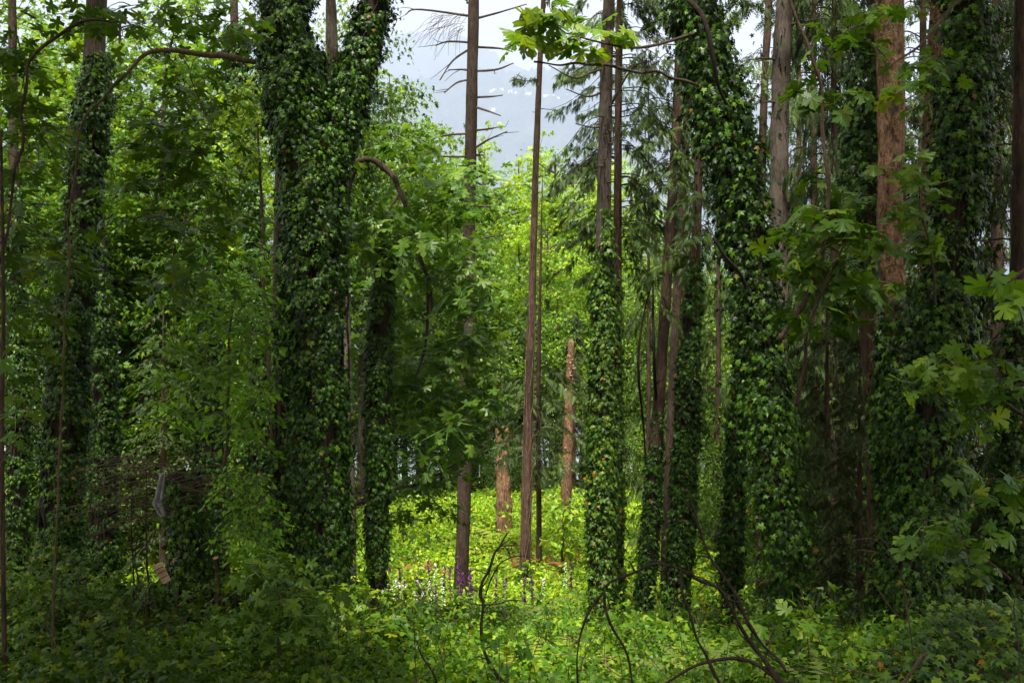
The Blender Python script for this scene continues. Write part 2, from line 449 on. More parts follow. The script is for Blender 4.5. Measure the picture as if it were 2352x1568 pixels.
M['soil'] = plain_mat('forest_soil', (0.030, 0.022, 0.014), (0.075, 0.06, 0.03), 3.0, 0.95, 0.1)
xs = np.concatenate([np.linspace(-2600, -60, 40), np.linspace(-58, 58, 180), np.linspace(60, 2600, 40)])
ys = np.concatenate([np.linspace(-60, 60, 190), np.linspace(61, 330, 50)])
sheet('ground', xs, ys, G, 'soil')

m, nt, b, out = nodes_of('sea_water')
b.inputs['Base Color'].default_value = (0.16, 0.19, 0.22, 1); b.inputs['Roughness'].default_value = 0.28
M['water'] = m
sheet('water', np.linspace(-14000, 14000, 3), np.linspace(200, 8200, 3), lambda x, y: 0 * x - 31.0, 'water', smooth=False)

hx, hb = Noise(71, 2500), Noise(72, 6600)
def hillz(x, y, y0, y1, top, seed, amp):
    p = np.stack([x, y, 0 * x], -1)
    s = np.clip((y - y0) / (y1 - y0), 0, 1)
    z = -36 + (top + 36) * (s * s * (3 - 2 * s) * 0.45 + s * 0.55)
    z = z + s * (300 * hb(p) + 120 * hx(p))
    return z + amp * np.random.default_rng(seed).uniform(-1, 1, x.shape) ** 3 * np.clip(s * 30, 0, 1)
M['far_forest'] = plain_mat('far_forest', (0.030, 0.055, 0.030), (0.075, 0.105, 0.045), 0.0035, 0.95, 0.1)
def foothill(x, y):
    z = hillz(x, y, 7500, 12480, 3090, 5, 80)
    return z - 0.00002 * (x - 360) ** 2 * np.clip((y - 7500) / 4800, 0, 1)
sheet('wooded_hill', np.linspace(-9000, 9000, 400), np.linspace(7500, 12900, 150), foothill, 'far_forest', smooth=False)
def ridge(x, y):
    z = hillz(x, y, 12900, 16200, 4800, 6, 84)
    return z - 0.42 * np.maximum(x + 960, 0) * np.clip((y - 12900) / 3300, 0, 1)
sheet('mountain_ridge', np.linspace(-14400, 14400, 260), np.linspace(12840, 17400, 60), ridge, 'far_forest', smooth=False)

# ------------------------------------------------------------------ plant builders
def ivy(geo, pts, rad, seed, leaf=0.085, cover=3.6, bulge=0.16, kind='ivy', gap=-0.68, hang=0.15, lo=0.0, hi=1.0):
    """ivy leaves shingled over a stem; rad = radius of the leafy sleeve along pts"""
    rng = rngf(seed); bulge = bulge * 0.75; hang = hang * 0.7
    p = curve(pts, 40); n = len(p)
    r = np.interp(np.linspace(0, 1, n), np.linspace(0, 1, len(rad)), rad) * 0.84
    seg = np.linalg.norm(np.diff(p, axis=0), axis=1); L = np.concatenate([[0], np.cumsum(seg)])
    area = (2 * math.pi * (r[1:] + r[:-1]) / 2 * seg).sum()
    N = int(area / (0.45 * leaf * leaf) * cover)
    w = np.concatenate([[0], np.cumsum((r[1:] + r[:-1]) * seg)]); w /= w[-1]
    s = np.interp(rng.uniform(lo, hi, N), w, np.linspace(0, 1, n))
    ax = np.stack([np.interp(s, np.linspace(0, 1, n), p[:, k]) for k in range(3)], -1)
    tn = nz(np.stack([np.interp(s, np.linspace(0, 1, n), np.gradient(p[:, k])) for k in range(3)], -1))
    rr = np.interp(s, np.linspace(0, 1, n), r)
    th = rng.uniform(0, 2 * math.pi, N)
    X = nz(np.cross(tn, np.array([0.13, 1.0, 0.05]))); Y = np.cross(tn, X)
    d = X * np.cos(th)[:, None] + Y * np.sin(th)[:, None]
    q = ax + d * rr[:, None]
    big, small = Noise(seed + 11, 1.1), Noise(seed + 12, 0.34)
    bump = big(q * np.array([1, 1, 0.8])); fine = small(q * np.array([1, 1, 1.2]))
    off = bulge * (0.55 * bump + 0.45 * fine) + rng.exponential(hang * 0.25, N) - 0.55 * rng.uniform(0, 1, N) ** 2 * rr * 0.5
    keep = fine + 0.35 * bump > gap + rng.normal(size=N) * 0.12
    q = (ax + d * (rr + off)[:, None])[keep]; d = d[keep]; n_ = keep.sum()
    nr = d * 1.0 + np.array([0, 0, 0.55]) + rng.normal(size=(n_, 3)) * 0.38
    tip = np.array([0, 0, -1.0]) + d * 0.45 + rng.normal(size=(n_, 3)) * 0.42
    put(geo, kind, q, nr, tip, leaf * rng.uniform(0.45, 1.0, n_) ** .8 * rng.choice([1.0, 1.0, 1.35], n_), rng)

def stems(geo, rng, start, ends, r0, r1=0.006, sag=0.1, sides=5, n=9):
    for e in ends:
        s = np.asarray(start, float); e = np.asarray(e, float)
        m_ = (s + e) / 2 + rng.normal(size=3) * np.linalg.norm(e - s) * 0.07 + np.array([0, 0, sag * np.linalg.norm(e - s)])
        tube(geo, curve([s, m_, e], n), [r0, r1], sides, cap=False)

def limbs_to(geo, rng, spine, C, nmain, r0, r1=0.012, twigs=0, tr=0.006, low=0.25, sides=6):
    """main limbs from points on a trunk spine to far cluster centres, then thin twigs to other clusters"""
    C = np.asarray(C)
    idx = rng.choice(len(C), min(nmain, len(C)), replace=False)
    pool = []
    zs = spine[:, 2]
    for i in idx:
        e = C[i]
        dz = np.linalg.norm((e - spine[-1])[:2]) * 0.6
        j = int(np.clip(np.searchsorted(zs, e[2] - dz), int(len(spine) * low), len(spine) - 1))
        s = spine[j]; d = e - s
        mid1 = s + d * 0.35 + np.array([0, 0, 0.10 * np.linalg.norm(d)]) + rng.normal(size=3) * 0.05 * np.linalg.norm(d)
        mid2 = s + d * 0.7 + np.array([0, 0, 0.07 * np.linalg.norm(d)]) + rng.normal(size=3) * 0.05 * np.linalg.norm(d)
        c = curve([s, mid1, mid2, e], 14)
        f = min(1.0, np.linalg.norm(d) / 3 + 0.3)
        tube(geo, c, [r0 * f, r0 * f * 0.6, r1], sides, cap=False)
        pool.append(c[3:])
    if pool and twigs:
        pool = np.concatenate(pool)
        for i in rng.choice(len(C), min(twigs, len(C)), replace=False):
            k = np.argmin(((pool - C[i]) ** 2).sum(1))
            s = pool[k]; e = C[i]
            tube(geo, curve([s, (s + e) / 2 + rng.normal(size=3) * 0.06, e], 6), [tr * 1.6, tr * 0.6], 4, cap=False)

def conifer_branch(geo_b, geo_f, rng, s, az, L, r, droop, kind, fl, dens, hangw=0.9, bare=0.15, up=0.25):
    d = np.array([math.cos(az), math.sin(az), 0.0])
    pts = [s, s + d * L * 0.4 + np.array([0, 0, up * L * 0.3 - droop * L * 0.10]), s + d * L * 0.75 + np.array([0, 0, -droop * L * 0.40]), s + d * L + np.array([0, 0, -droop * L * 0.62])]
    c = curve(pts, 14)
    tube(geo_b, c, [r, r * 0.5, r * 0.2], 5, cap=False)
    if not fl:
        return c
    side = np.array([-d[1], d[0], 0])
    n = max(4, int(L * dens))
    t = bare + (1 - bare) * rng.uniform(0, 1, n) ** 0.8
    q = np.stack([np.interp(t, np.linspace(0, 1, 14), c[:, k]) for k in range(3)], -1)
    sg = rng.choice([-1, 1], n)[:, None]
    ln = (0.35 + 0.65 * (1 - t)) * 0.45 * L
    a = rng.uniform(0, 1, n)
    off = side * sg * (a * ln * 0.55)[:, None] + d * (a * ln * 0.35)[:, None]
    q = q + off; q[:, 2] -= hangw * 0.35 * a * ln + rng.uniform(0, 0.08, n)
    tip = d * 0.75 + side * sg * 0.75 + np.array([0, 0, -hangw]) + rng.normal(size=(n, 3)) * 0.50
    nr = np.array([0, 0, 0.8]) + side * sg * 0.6 + d * 0.5 + rng.normal(size=(n, 3)) * 0.60
    put(geo_f, kind, q, nr, tip, fl * rng.uniform(0.6, 1.2, n), rng)
    return c

def conifer(geo_t, geo_b, geo_f, seed, base, height, r0, first, L0, droop=0.5, kind='cedar', fl=0.4, dens=22, step=0.35, lean=(0, 0), az=None, ltop=0.25, thin=0.0, hangw=0.9):
    rng = rngf(seed); base = np.asarray(base, float)
    top = base + np.array([lean[0], lean[1], height])
    sp = curve([base, (base + top) / 2 + rng.normal(size=3) * 0.04 * r0, top], 40)
    tube(geo_t, sp, [r0 * 1.25, r0, r0 * 0.75, r0 * 0.4, 0.03], 12, 0.05, seed)
    z = first
    while z < height * 0.985:
        f = (z - first) / max(height - first, 0.1)
        for k in range(rng.integers(1, 4)):
            if rng.uniform() < thin:
                continue
            L = L0 * (1 - (1 - ltop) * f) * rng.uniform(0.65, 1.15)
            a = rng.uniform(0, 2 * math.pi) if az is None else rng.uniform(*az)
            s = base + (top - base) * (z / height)
            conifer_branch(geo_b, geo_f, rng, s, a, L, max(0.012, r0 * 0.16 * (1 - f * 0.6)), droop * rng.uniform(0.7, 1.3), kind, fl, dens, hangw)
        z += step * rng.uniform(0.6, 1.4)
    return sp

# ------------------------------------------------------------------ background trees: a few of each kind, then copies
def proto_broadleaf(seed, name, leafmat, ncl, per, leaf, kind, ells, trunk_r=0.13, crad=(0.45, 0.9), bark='bark_dark', nl=22, tw=60, lean=(0.3, 0.1), h=9.2, tall=1.0):
    rng = rngf(seed)
    if tall > 1:
        ells = [((c[0] * 1.1, c[1] * 1.1, c[2] * tall), (r[0] * 1.1, r[1] * 1.1, r[2] * tall), w) for c, r, w in ells]
        h *= tall; ncl = int(ncl * 1.55); trunk_r *= 1.4; tw = int(tw * 1.6); nl = int(nl * 1.4); leaf *= 1.2
    o = thing(name, 'x', 'tree', (0, 0, 0))
    tr, cr = Geo(), Geo()
    sp = curve([(0, 0, -0.6), (lean[0] * 0.3, lean[1] * 0.5, h * 0.35), (lean[0] * 1.2, lean[1], h * 0.7), (lean[0], lean[1] * 1.4, h)], 30)
    tube(tr, sp, [trunk_r * 1.5, trunk_r, trunk_r * 0.7, 0.02], 9, 0.08, seed)
    C = []
    tot = sum(e[2] for e in ells)
    for i, (c, r, w) in enumerate(ells):
        C.append(ellipsoid(rng, c, r, int(ncl * w / tot), seed + i * 13, -0.30))
    C = np.concatenate(C)
    limbs_to(tr, rng, sp, C, nl, trunk_r * 0.42, 0.012, tw, 0.008)
    sprays(cr, kind, C, rng.uniform(*crad, len(C)), per, leaf, rng)
    part('trunk', tr, bark, o, True)
    part('crown', cr, leafmat, o)
    return o

PRO = {}
PRO['A'] = proto_broadleaf(101, 'broadleaf_tree', 'maple', 330, 26, 0.19, 'maple_far', [((0.2, 0, 6.6), (2.5, 2.4, 3.3), 3), ((-1.2, 0.3, 4.2), (2.2, 2.0, 2.0), 1.5), ((1.5, -0.4, 4.6), (2.0, 2.0, 1.9), 1.5)])
PRO['At'] = proto_broadleaf(201, 'broadleaf_tree', 'maple', 330, 26, 0.19, 'maple_far', [((0.2, 0, 6.6), (2.5, 2.4, 3.3), 3), ((-1.2, 0.3, 4.2), (2.2, 2.0, 2.0), 1.5), ((1.5, -0.4, 4.6), (2.0, 2.0, 1.9), 1.5)], tall=1.8)
PRO['B'] = proto_broadleaf(102, 'broadleaf_tree', 'maple', 330, 26, 0.19, 'maple_far', [((0.0, 0, 7.4), (1.9, 1.9, 2.5), 2), ((-1.0, 0.2, 5.2), (2.3, 2.2, 2.1), 2), ((1.1, 0.3, 3.4), (2.4, 2.2, 2.0), 2)], lean=(-0.5, 0.2))
PRO['Bt'] = proto_broadleaf(202, 'broadleaf_tree', 'maple', 330, 26, 0.19, 'maple_far', [((0.0, 0, 7.4), (1.9, 1.9, 2.5), 2), ((-1.0, 0.2, 5.2), (2.3, 2.2, 2.1), 2), ((1.1, 0.3, 3.4), (2.4, 2.2, 2.0), 2)], lean=(-0.5, 0.2), tall=1.8)
PRO['C'] = proto_broadleaf(103, 'broadleaf_tree', 'maple', 360, 34, 0.13, 'oval', [((0.1, 0, 7.2), (1.6, 1.6, 2.8), 2), ((0.7, 0.2, 4.8), (2.0, 2.0, 2.2), 2), ((-0.9, -0.3, 3.2), (2.1, 2.0, 2.0), 2)], trunk_r=0.10)
PRO['Ct'] = proto_broadleaf(203, 'broadleaf_tree', 'maple', 360, 34, 0.13, 'oval', [((0.1, 0, 7.2), (1.6, 1.6, 2.8), 2), ((0.7, 0.2, 4.8), (2.0, 2.0, 2.2), 2), ((-0.9, -0.3, 3.2), (2.1, 2.0, 2.0), 2)], trunk_r=0.10, tall=1.8)
# an open tree with thin foliage and visible limbs
PRO['D'] = proto_broadleaf(104, 'broadleaf_tree', 'maple', 170, 24, 0.18, 'maple_far', [((0.3, 0, 7.0), (2.4, 2.2, 2.9), 3), ((-1.3, 0.2, 4.6), (1.9, 1.8, 1.6), 1.2), ((1.6, 0, 4.9), (1.7, 1.7, 1.6), 1.2)], nl=26, tw=110, bark='bark_conifer')
PRO['Dt'] = proto_broadleaf(204, 'broadleaf_tree', 'maple', 170, 24, 0.18, 'maple_far', [((0.3, 0, 7.0), (2.4, 2.2, 2.9), 3), ((-1.3, 0.2, 4.6), (1.9, 1.8, 1.6), 1.2), ((1.6, 0, 4.9), (1.7, 1.7, 1.6), 1.2)], nl=26, tw=110, bark='bark_conifer', tall=1.8)
# a low bush
PRO['S'] = proto_broadleaf(105, 'shrub', 'maple', 240, 28, 0.16, 'tri', [((0, 0, 4.6), (4.2, 4.2, 4.6), 3), ((2.6, 0, 2.6), (3.2, 3.2, 2.6), 1), ((-2.8, 0.5, 2.8), (3.0, 3.0, 2.6), 1)], trunk_r=0.08, crad=(0.7, 1.3), h=7.5, nl=14)
PRO['S']['category'] = 'shrub'

def proto_conifer(seed, name, mat, height, first, L0, droop, kind, fl, dens, step, hangw, thin=0.0, r0=0.17):
    o = thing(name, 'x', 'tree', (0, 0, 0))
    t, b, f = Geo(), Geo(), Geo()
    conifer(t, b, f, seed, (0, 0, -0.6), height, r0, first, L0, droop, kind, fl, dens, step, thin=thin, hangw=hangw)
    tk = part('trunk', t, 'bark_red', o, True); part('branch_work', b, 'bark_dark', tk, True)
    part('crown', f, mat, o)
    return o
PRO['E'] = proto_conifer(201, 'cedar_tree', 'cedar', 16, 1.4, 3.0, 0.55, 'cedar_far', 0.30, 44, 0.26, 1.1)
PRO['F'] = proto_conifer(202, 'cedar_tree', 'cedar', 18, 2.2, 2.7, 0.7, 'cedar_far', 0.27, 36, 0.32, 1.2, 0.2)
PRO['H'] = proto_conifer(203, 'hemlock_tree', 'cedar_dark', 20, 1.6, 3.4, 0.5, 'cedar_far', 0.26, 34, 0.32, 0.8, 0.15)

used_proto = set()
PH = {'At': 18.0, 'Bt': 18.0, 'Ct': 18.0, 'Dt': 18.0, 'A': 10.0, 'B': 10.0, 'C': 10.0, 'D': 10.0, 'S': 9.0, 'E': 16.0, 'F': 18.0, 'H': 20.0}
_rot = rngf(77)
def grow(kind, u, D, vtop, wide, label, crown=None, group=None, cat=None, turn=None):
    """one background tree, its top seen near vtop; wide = width relative to height"""
    top = P(u, vtop, D)
    zg = float(G(top[0], top[1]))
    if top[2] - zg > 12.5 and kind + 't' in PRO: kind += 't'
    h = (top[2] - zg) / PH[kind]
    rot = _rot.uniform(0, 6.28) if turn is None else turn
    mats = {'crown': crown} if crown else None
    src = PRO[kind]
    sx = wide * (h if len(kind) == 2 else min(h, 0.75 + 0.15 * h))
    o = copy_thing(src, (top[0], top[1], zg), rot, (sx, sx, h), label, group, mats)
    return o

BG = [
  # the sunlit maples far down the slope, tops against the hill
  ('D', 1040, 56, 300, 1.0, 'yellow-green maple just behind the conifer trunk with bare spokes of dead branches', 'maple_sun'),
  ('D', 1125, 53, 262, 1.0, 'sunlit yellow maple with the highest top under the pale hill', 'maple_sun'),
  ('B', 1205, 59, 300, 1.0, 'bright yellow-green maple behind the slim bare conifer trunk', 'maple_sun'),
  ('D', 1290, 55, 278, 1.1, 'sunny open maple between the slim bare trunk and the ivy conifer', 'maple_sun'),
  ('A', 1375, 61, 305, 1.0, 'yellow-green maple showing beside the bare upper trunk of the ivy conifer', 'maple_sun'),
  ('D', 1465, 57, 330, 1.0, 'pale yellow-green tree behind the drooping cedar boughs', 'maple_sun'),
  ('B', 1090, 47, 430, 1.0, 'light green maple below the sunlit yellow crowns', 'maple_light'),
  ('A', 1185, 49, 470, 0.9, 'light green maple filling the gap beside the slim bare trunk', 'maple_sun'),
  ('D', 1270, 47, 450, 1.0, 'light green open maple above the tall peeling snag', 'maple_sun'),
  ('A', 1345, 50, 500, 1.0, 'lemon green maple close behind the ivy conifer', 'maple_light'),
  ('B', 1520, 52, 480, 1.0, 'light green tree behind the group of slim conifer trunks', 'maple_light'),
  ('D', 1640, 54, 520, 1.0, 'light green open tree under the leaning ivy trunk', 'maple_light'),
  # mid-green wall round the clearing
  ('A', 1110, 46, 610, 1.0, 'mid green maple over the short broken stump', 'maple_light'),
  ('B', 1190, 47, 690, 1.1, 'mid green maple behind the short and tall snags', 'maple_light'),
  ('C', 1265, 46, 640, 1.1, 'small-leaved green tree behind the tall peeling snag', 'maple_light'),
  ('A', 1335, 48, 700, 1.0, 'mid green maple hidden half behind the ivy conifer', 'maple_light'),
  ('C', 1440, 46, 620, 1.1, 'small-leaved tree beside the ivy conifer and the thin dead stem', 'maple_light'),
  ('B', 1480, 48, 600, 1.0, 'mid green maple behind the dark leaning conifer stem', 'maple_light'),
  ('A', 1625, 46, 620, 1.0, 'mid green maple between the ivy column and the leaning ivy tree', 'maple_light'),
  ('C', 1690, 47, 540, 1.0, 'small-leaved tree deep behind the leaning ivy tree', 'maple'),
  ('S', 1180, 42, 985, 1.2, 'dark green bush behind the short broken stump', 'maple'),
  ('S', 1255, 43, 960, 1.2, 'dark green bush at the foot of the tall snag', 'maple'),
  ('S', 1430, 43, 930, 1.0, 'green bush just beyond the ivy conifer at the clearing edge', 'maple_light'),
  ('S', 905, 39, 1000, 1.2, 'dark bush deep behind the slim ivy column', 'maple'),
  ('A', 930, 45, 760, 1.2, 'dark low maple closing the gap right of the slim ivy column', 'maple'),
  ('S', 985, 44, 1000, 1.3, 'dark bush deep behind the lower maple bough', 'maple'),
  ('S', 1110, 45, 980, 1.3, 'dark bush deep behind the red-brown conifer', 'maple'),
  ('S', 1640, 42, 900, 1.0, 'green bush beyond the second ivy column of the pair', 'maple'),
  # the big broadleaf mass left of the gap
  ('A', 880, 42, 90, 0.8, 'tall maple whose crown slopes down to the sky gap', 'maple_light'),
  ('B', 965, 44, 215, 0.9, 'maple with its crown edge under the dead conifer branches', 'maple_light'),
  ('A', 830, 36, -60, 0.6, 'tall maple beside the right limb of the forked ivy tree', 'maple'),
  ('C', 905, 40, 360, 1.0, 'small-leaved tree behind the long curved maple branch', 'maple'),
  ('B', 970, 41, 420, 1.0, 'maple behind the drooping big leaves near the dead-branched conifer', 'maple'),
  ('B', 1020, 43, 520, 0.9, 'maple standing just past the red-brown conifer trunk', 'maple_light'),
  ('D', 740, 40, -60, 0.7, 'thin maple seen through the fork of the ivy tree', 'maple_light'),
  # left background
  ('A', 60, 30, -30, 1.1, 'maple behind the dark branch at the far left edge', 'maple_light'),
  ('B', 150, 36, -120, 1.1, 'tall maple behind the ivy trunk with the bare upper stem', 'maple_light'),
  ('A', 300, 35, -80, 1.0, 'tall maple behind the mossy level branch', 'maple_light'),
  ('D', 390, 30, 40, 1.2, 'open maple with slanting limbs below the mossy branch', 'maple'),
  ('B', 480, 36, -120, 1.0, 'tall maple left of the forked ivy tree', 'maple_light'),
  ('D', 580, 30, 90, 1.0, 'yellow-green maple touching the forked ivy tree', 'maple_sun'),
  ('C', 30, 25, 330, 1.0, 'small-leaved tree behind the slim ivy stems at the left edge', 'maple'),
  ('B', 260, 27, 250, 1.0, 'maple close behind the ivy trunk with the bare upper stem', 'maple'),
  ('A', 450, 28, 330, 0.9, 'maple beyond the lime-leaved understory tree', 'maple'),
  ('C', 560, 30, 420, 0.9, 'small-leaved tree beside the bare stem of the forked ivy tree', 'maple'),
  ('H', 375, 25, 640, 1.3, 'dark young conifer with thin boughs beside the pale sky gap', None),
  ('S', 330, 27, 850, 1.0, 'green thicket between the first ivy trunk and the ivy-covered stub', 'maple_light'),
  ('S', 90, 27, 820, 1.0, 'green thicket behind the first ivy trunk', 'maple'),
  ('S', 520, 28, 800, 1.0, 'green thicket behind the lime-leaved understory tree', 'maple'),
  ('S', 790, 38, 900, 1.0, 'green thicket between the forked ivy tree and the slim ivy column', 'maple'),
  # right background
  ('F', 1690, 36, 110, 0.6, 'cedar behind the top of the leaning ivy tree', 'cedar'),
  ('F', 1490, 27, 80, 0.5, 'loose cedar filling the space between the ivy conifer and the slanting one', 'cedar'),
  ('E', 1570, 31, 260, 0.5, 'low cedar deep behind the slanting dark conifer', 'cedar'),
  ('F', 1600, 33, 170, 0.6, 'thin cedar among the slim conifer trunks', 'cedar'),
  ('E', 1870, 24, -850, 0.6, 'cedar with heavy hanging boughs beside the thick grey conifer trunk', 'cedar'),
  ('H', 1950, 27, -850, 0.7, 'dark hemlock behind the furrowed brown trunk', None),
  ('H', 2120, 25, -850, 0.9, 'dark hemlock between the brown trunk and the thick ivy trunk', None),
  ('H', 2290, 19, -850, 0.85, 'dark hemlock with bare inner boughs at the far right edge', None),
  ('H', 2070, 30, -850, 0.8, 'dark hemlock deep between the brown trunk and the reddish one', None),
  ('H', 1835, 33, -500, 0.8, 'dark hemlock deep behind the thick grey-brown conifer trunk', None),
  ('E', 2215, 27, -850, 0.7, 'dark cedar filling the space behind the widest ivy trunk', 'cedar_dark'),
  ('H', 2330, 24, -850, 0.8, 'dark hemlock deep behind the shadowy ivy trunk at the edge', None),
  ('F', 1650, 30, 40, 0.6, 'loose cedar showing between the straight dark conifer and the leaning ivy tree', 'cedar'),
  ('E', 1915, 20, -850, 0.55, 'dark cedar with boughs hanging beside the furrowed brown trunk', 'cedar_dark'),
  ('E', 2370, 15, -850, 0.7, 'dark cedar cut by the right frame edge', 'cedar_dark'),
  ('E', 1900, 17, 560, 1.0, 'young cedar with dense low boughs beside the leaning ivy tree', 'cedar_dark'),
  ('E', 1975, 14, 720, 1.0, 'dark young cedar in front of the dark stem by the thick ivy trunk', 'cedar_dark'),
  ('C', 1800, 30, 420, 1.0, 'green tree seen under the thick grey conifer trunk', 'maple'),
  ('B', 1900, 34, 330, 1.0, 'maple deep behind the slanting sapling', 'maple_light'),
  ('A', 2050, 33, 200, 1.0, 'maple deep behind the furrowed brown trunk', 'maple'),
  ('S', 1740, 27, 900, 1.0, 'green bush under the leaning ivy tree', 'maple'),
  ('S', 1900, 24, 980, 1.0, 'shaded bush behind the young cedars', 'maple'),
  ('S', 2280, 18, 1000, 1.0, 'shaded bush behind the far right ivy trunk', 'maple'),
  ('H', 1222, 41, 600, 0.9, 'dark young hemlock deep behind the slim bare conifer trunk', None),
  ('E', 1318, 42, 690, 0.9, 'dark young cedar deep behind the tall peeling snag', 'cedar_dark'),
  ('H', 1150, 43, 760, 1.0, 'dark low hemlock deep behind the short broken stump', None),
  ('H', 2560, 18, -700, 0.8, 'dark hemlock just outside the right edge of the picture', None),
  ('E', 2760, 24, -600, 0.8, 'dark cedar well outside the right edge of the picture', 'cedar_dark'),
  ('A', 2640, 30, -100, 1.0, 'maple well outside the right edge of the picture', 'maple'),
  ('B', -260, 26, -100, 1.0, 'maple outside the left edge of the picture', 'maple'),
  ('H', -420, 20, -600, 0.8, 'dark hemlock outside the left edge of the picture', None),
]
for row in BG:
    grow(*row[:6], crown=row[6])
# the first of each kind becomes one of the wood's own trees, further down the slope
HOME = {'At': (-13, 70, 'tall maple far down the slope behind the first ivy trunk'), 'Bt': (-20, 66, 'tall maple far down the slope near the left edge'), 'Ct': (12, 74, 'tall small-leaved tree far down the slope behind the slim conifers'), 'Dt': (18, 70, 'tall open maple far down the slope behind the hemlocks'),
        'A': (-9, 64, 'maple far down the slope behind the left-hand maples'), 'B': (-16, 62, 'maple far down the slope behind the first ivy trunk'),
        'C': (9, 66, 'small-leaved tree far down the slope behind the slim conifers'), 'D': (14, 63, 'open maple far down the slope behind the grey conifer trunk'),
        'S': (-23, 60, 'bush far down the slope at the left edge'), 'E': (20, 60, 'cedar far down the slope behind the hemlocks'),
        'F': (26, 56, 'thin cedar far down the slope at the right edge'), 'H': (-28, 58, 'hemlock far down the slope at the left edge')}
for k, (x, y, lab) in HOME.items():
    o = PRO[k]; o.location = (x, y, float(G(x, y))); o['label'] = lab

# ------------------------------------------------------------------ the standing trunks
def path(D, uv, root=True):
    p = [P(q[0], q[1], q[2] if len(q) > 2 else D) for q in uv]
    if root:
        b = p[0].copy(); b[2] = min(b[2], float(G(b[0], b[1]))) - 0.15
        if b[2] < p[0][2] - 0.3:
            p = [b] + p
        else:
            p[0] = b
    return p

def px(w, D):
    return np.asarray(w, float) / 2352.0 * D / 2

def hero(label, D, uv, width, bark, name='ivy_tree', cat='tree', sides=16, rough=0.06, ridges=0.0, seed=1, group=None, n=70):
    p = path(D, uv)
    base = np.array([p[0][0], p[0][1], float(G(p[0][0], p[0][1]))])
    o = thing(name, label, cat, base, group)
    g = Geo()
    c = curve(p, n)
    w = np.interp(np.linspace(0, 1, n), np.linspace(0, 1, len(width)), px(width, D))
    w[:4] *= np.array([1.35, 1.22, 1.12, 1.05])
    tube(g, c, w, sides, rough, seed, ridges=ridges)
    tr = part('trunk', g, bark, o, True)
    return o, tr, c

def add_ivy(o, D, uv, width, seed, mat='ivy', root=True, core=True, **kw):
    p = path(D, uv, root)
    r = px(width, D)
    g = Geo()
    leaf = kw.pop('leaf', 0.088) * 0.86
    ivy(g, p, r, seed, leaf, **kw)
    iv = part('ivy', g, mat, o)
    if core:
        g2 = Geo(); tube(g2, curve(p, 30), np.interp(np.linspace(0, 1, 30), np.linspace(0, 1, len(r)), r) * 0.62, 12, 0.22, seed)
        cc = curve(p, 30); rr = np.interp(np.linspace(0, 1, 30), np.linspace(0, 1, len(r)), r) * 0.76; rg = rngf(seed + 50)
        for k in range(6):
            a = rg.uniform(3.3, 6.1) + np.cumsum(rg.normal(size=30) * .12)
            q = cc + np.stack([np.cos(a), np.sin(a), 0 * a], -1) * rr[:, None]
            n1 = rg.integers(14, 30); tube(g2, curve(q[:n1], n1 * 2), [.026, .018, .008], 6, .2, seed + k)
        part('ivy_stem', g2, 'dead', iv, True)
    return iv

def high_crown(o, trunk, seed, ells, ncl, leafmat='maple', leaf=0.34, per=22, kind='tiny', crad=(0.7, 1.3)):  # unseen crowns, placed and thickened to shade what lies below
    """the crown far above the trunk; the spine's top carries its limbs"""
    rng = rngf(seed)
    C = np.concatenate([ellipsoid(rng, c, r, int(1.7 * ncl / len(ells)), seed + i, -0.45) for i, (c, r) in enumerate(ells)])
    g = Geo(); sprays(g, kind, C, rng.uniform(*crad, len(C)), per, leaf, rng)
    part('crown', g, leafmat, o)
    lg = Geo(); tk = trunk[trunk[:, 2] > 0.38 * trunk[:, 1] + 0.8]
    if len(tk) < 3: tk = trunk[-3:]
    limbs_to(lg, rng, tk, C, 12, 0.09, 0.02, 0, low=0.0)
    part('limb', lg, 'bark_dark', o, True)

# 1 -- the ivy trunk at the left with the bare grey-brown stem above
o, tr, c = hero('ivy-clad trunk at left whose bare grey-brown stem shows at the top', 17, [(135, 1360), (150, 1000), (172, 700), (205, 300), (222, 0), (250, -900)], [62, 58, 54, 50, 46, 34], 'bark_conifer', seed=301)
add_ivy(o, 17, [(130, 1345), (145, 1050), (165, 750), (190, 480), (214, 250), (232, 120)], [128, 118, 104, 96, 84, 44], 302, bulge=0.14, hang=0.14)
high_crown(o, c, 303, [((-8.0, 12, 10.5), (4.5, 4.5, 3.6))], 100)
o, tr, c = hero('second ivy column close against the leftmost thick ivy trunk', 20, [(238, 1330), (238, 1000), (235, 700), (232, 500)], [40, 36, 30, 14], 'bark_dark', seed=305)
add_ivy(o, 20, [(238, 1320), (238, 1000), (234, 750), (232, 560)], [88, 80, 60, 26], 306, hang=0.15)
# 2 -- slim ivy stems at the very left
o, tr, c = hero('slim ivy stem near the left edge in deep shade', 21, [(38, 1345), (42, 1000), (36, 600), (30, 200), (26, -300)], [30, 26, 24, 20, 16], 'bark_dark', seed=307)
add_ivy(o, 21, [(38, 1340), (42, 1050), (36, 700), (30, 420)], [66, 58, 46, 30], 308)
o, tr, c = hero('thin dark bare sapling stem at the left frame edge', 9, [(10, 1500), (4, 1000), (8, 700), (2, 300)], [13, 11, 9, 6], 'bark_dark', name='sapling', seed=309)
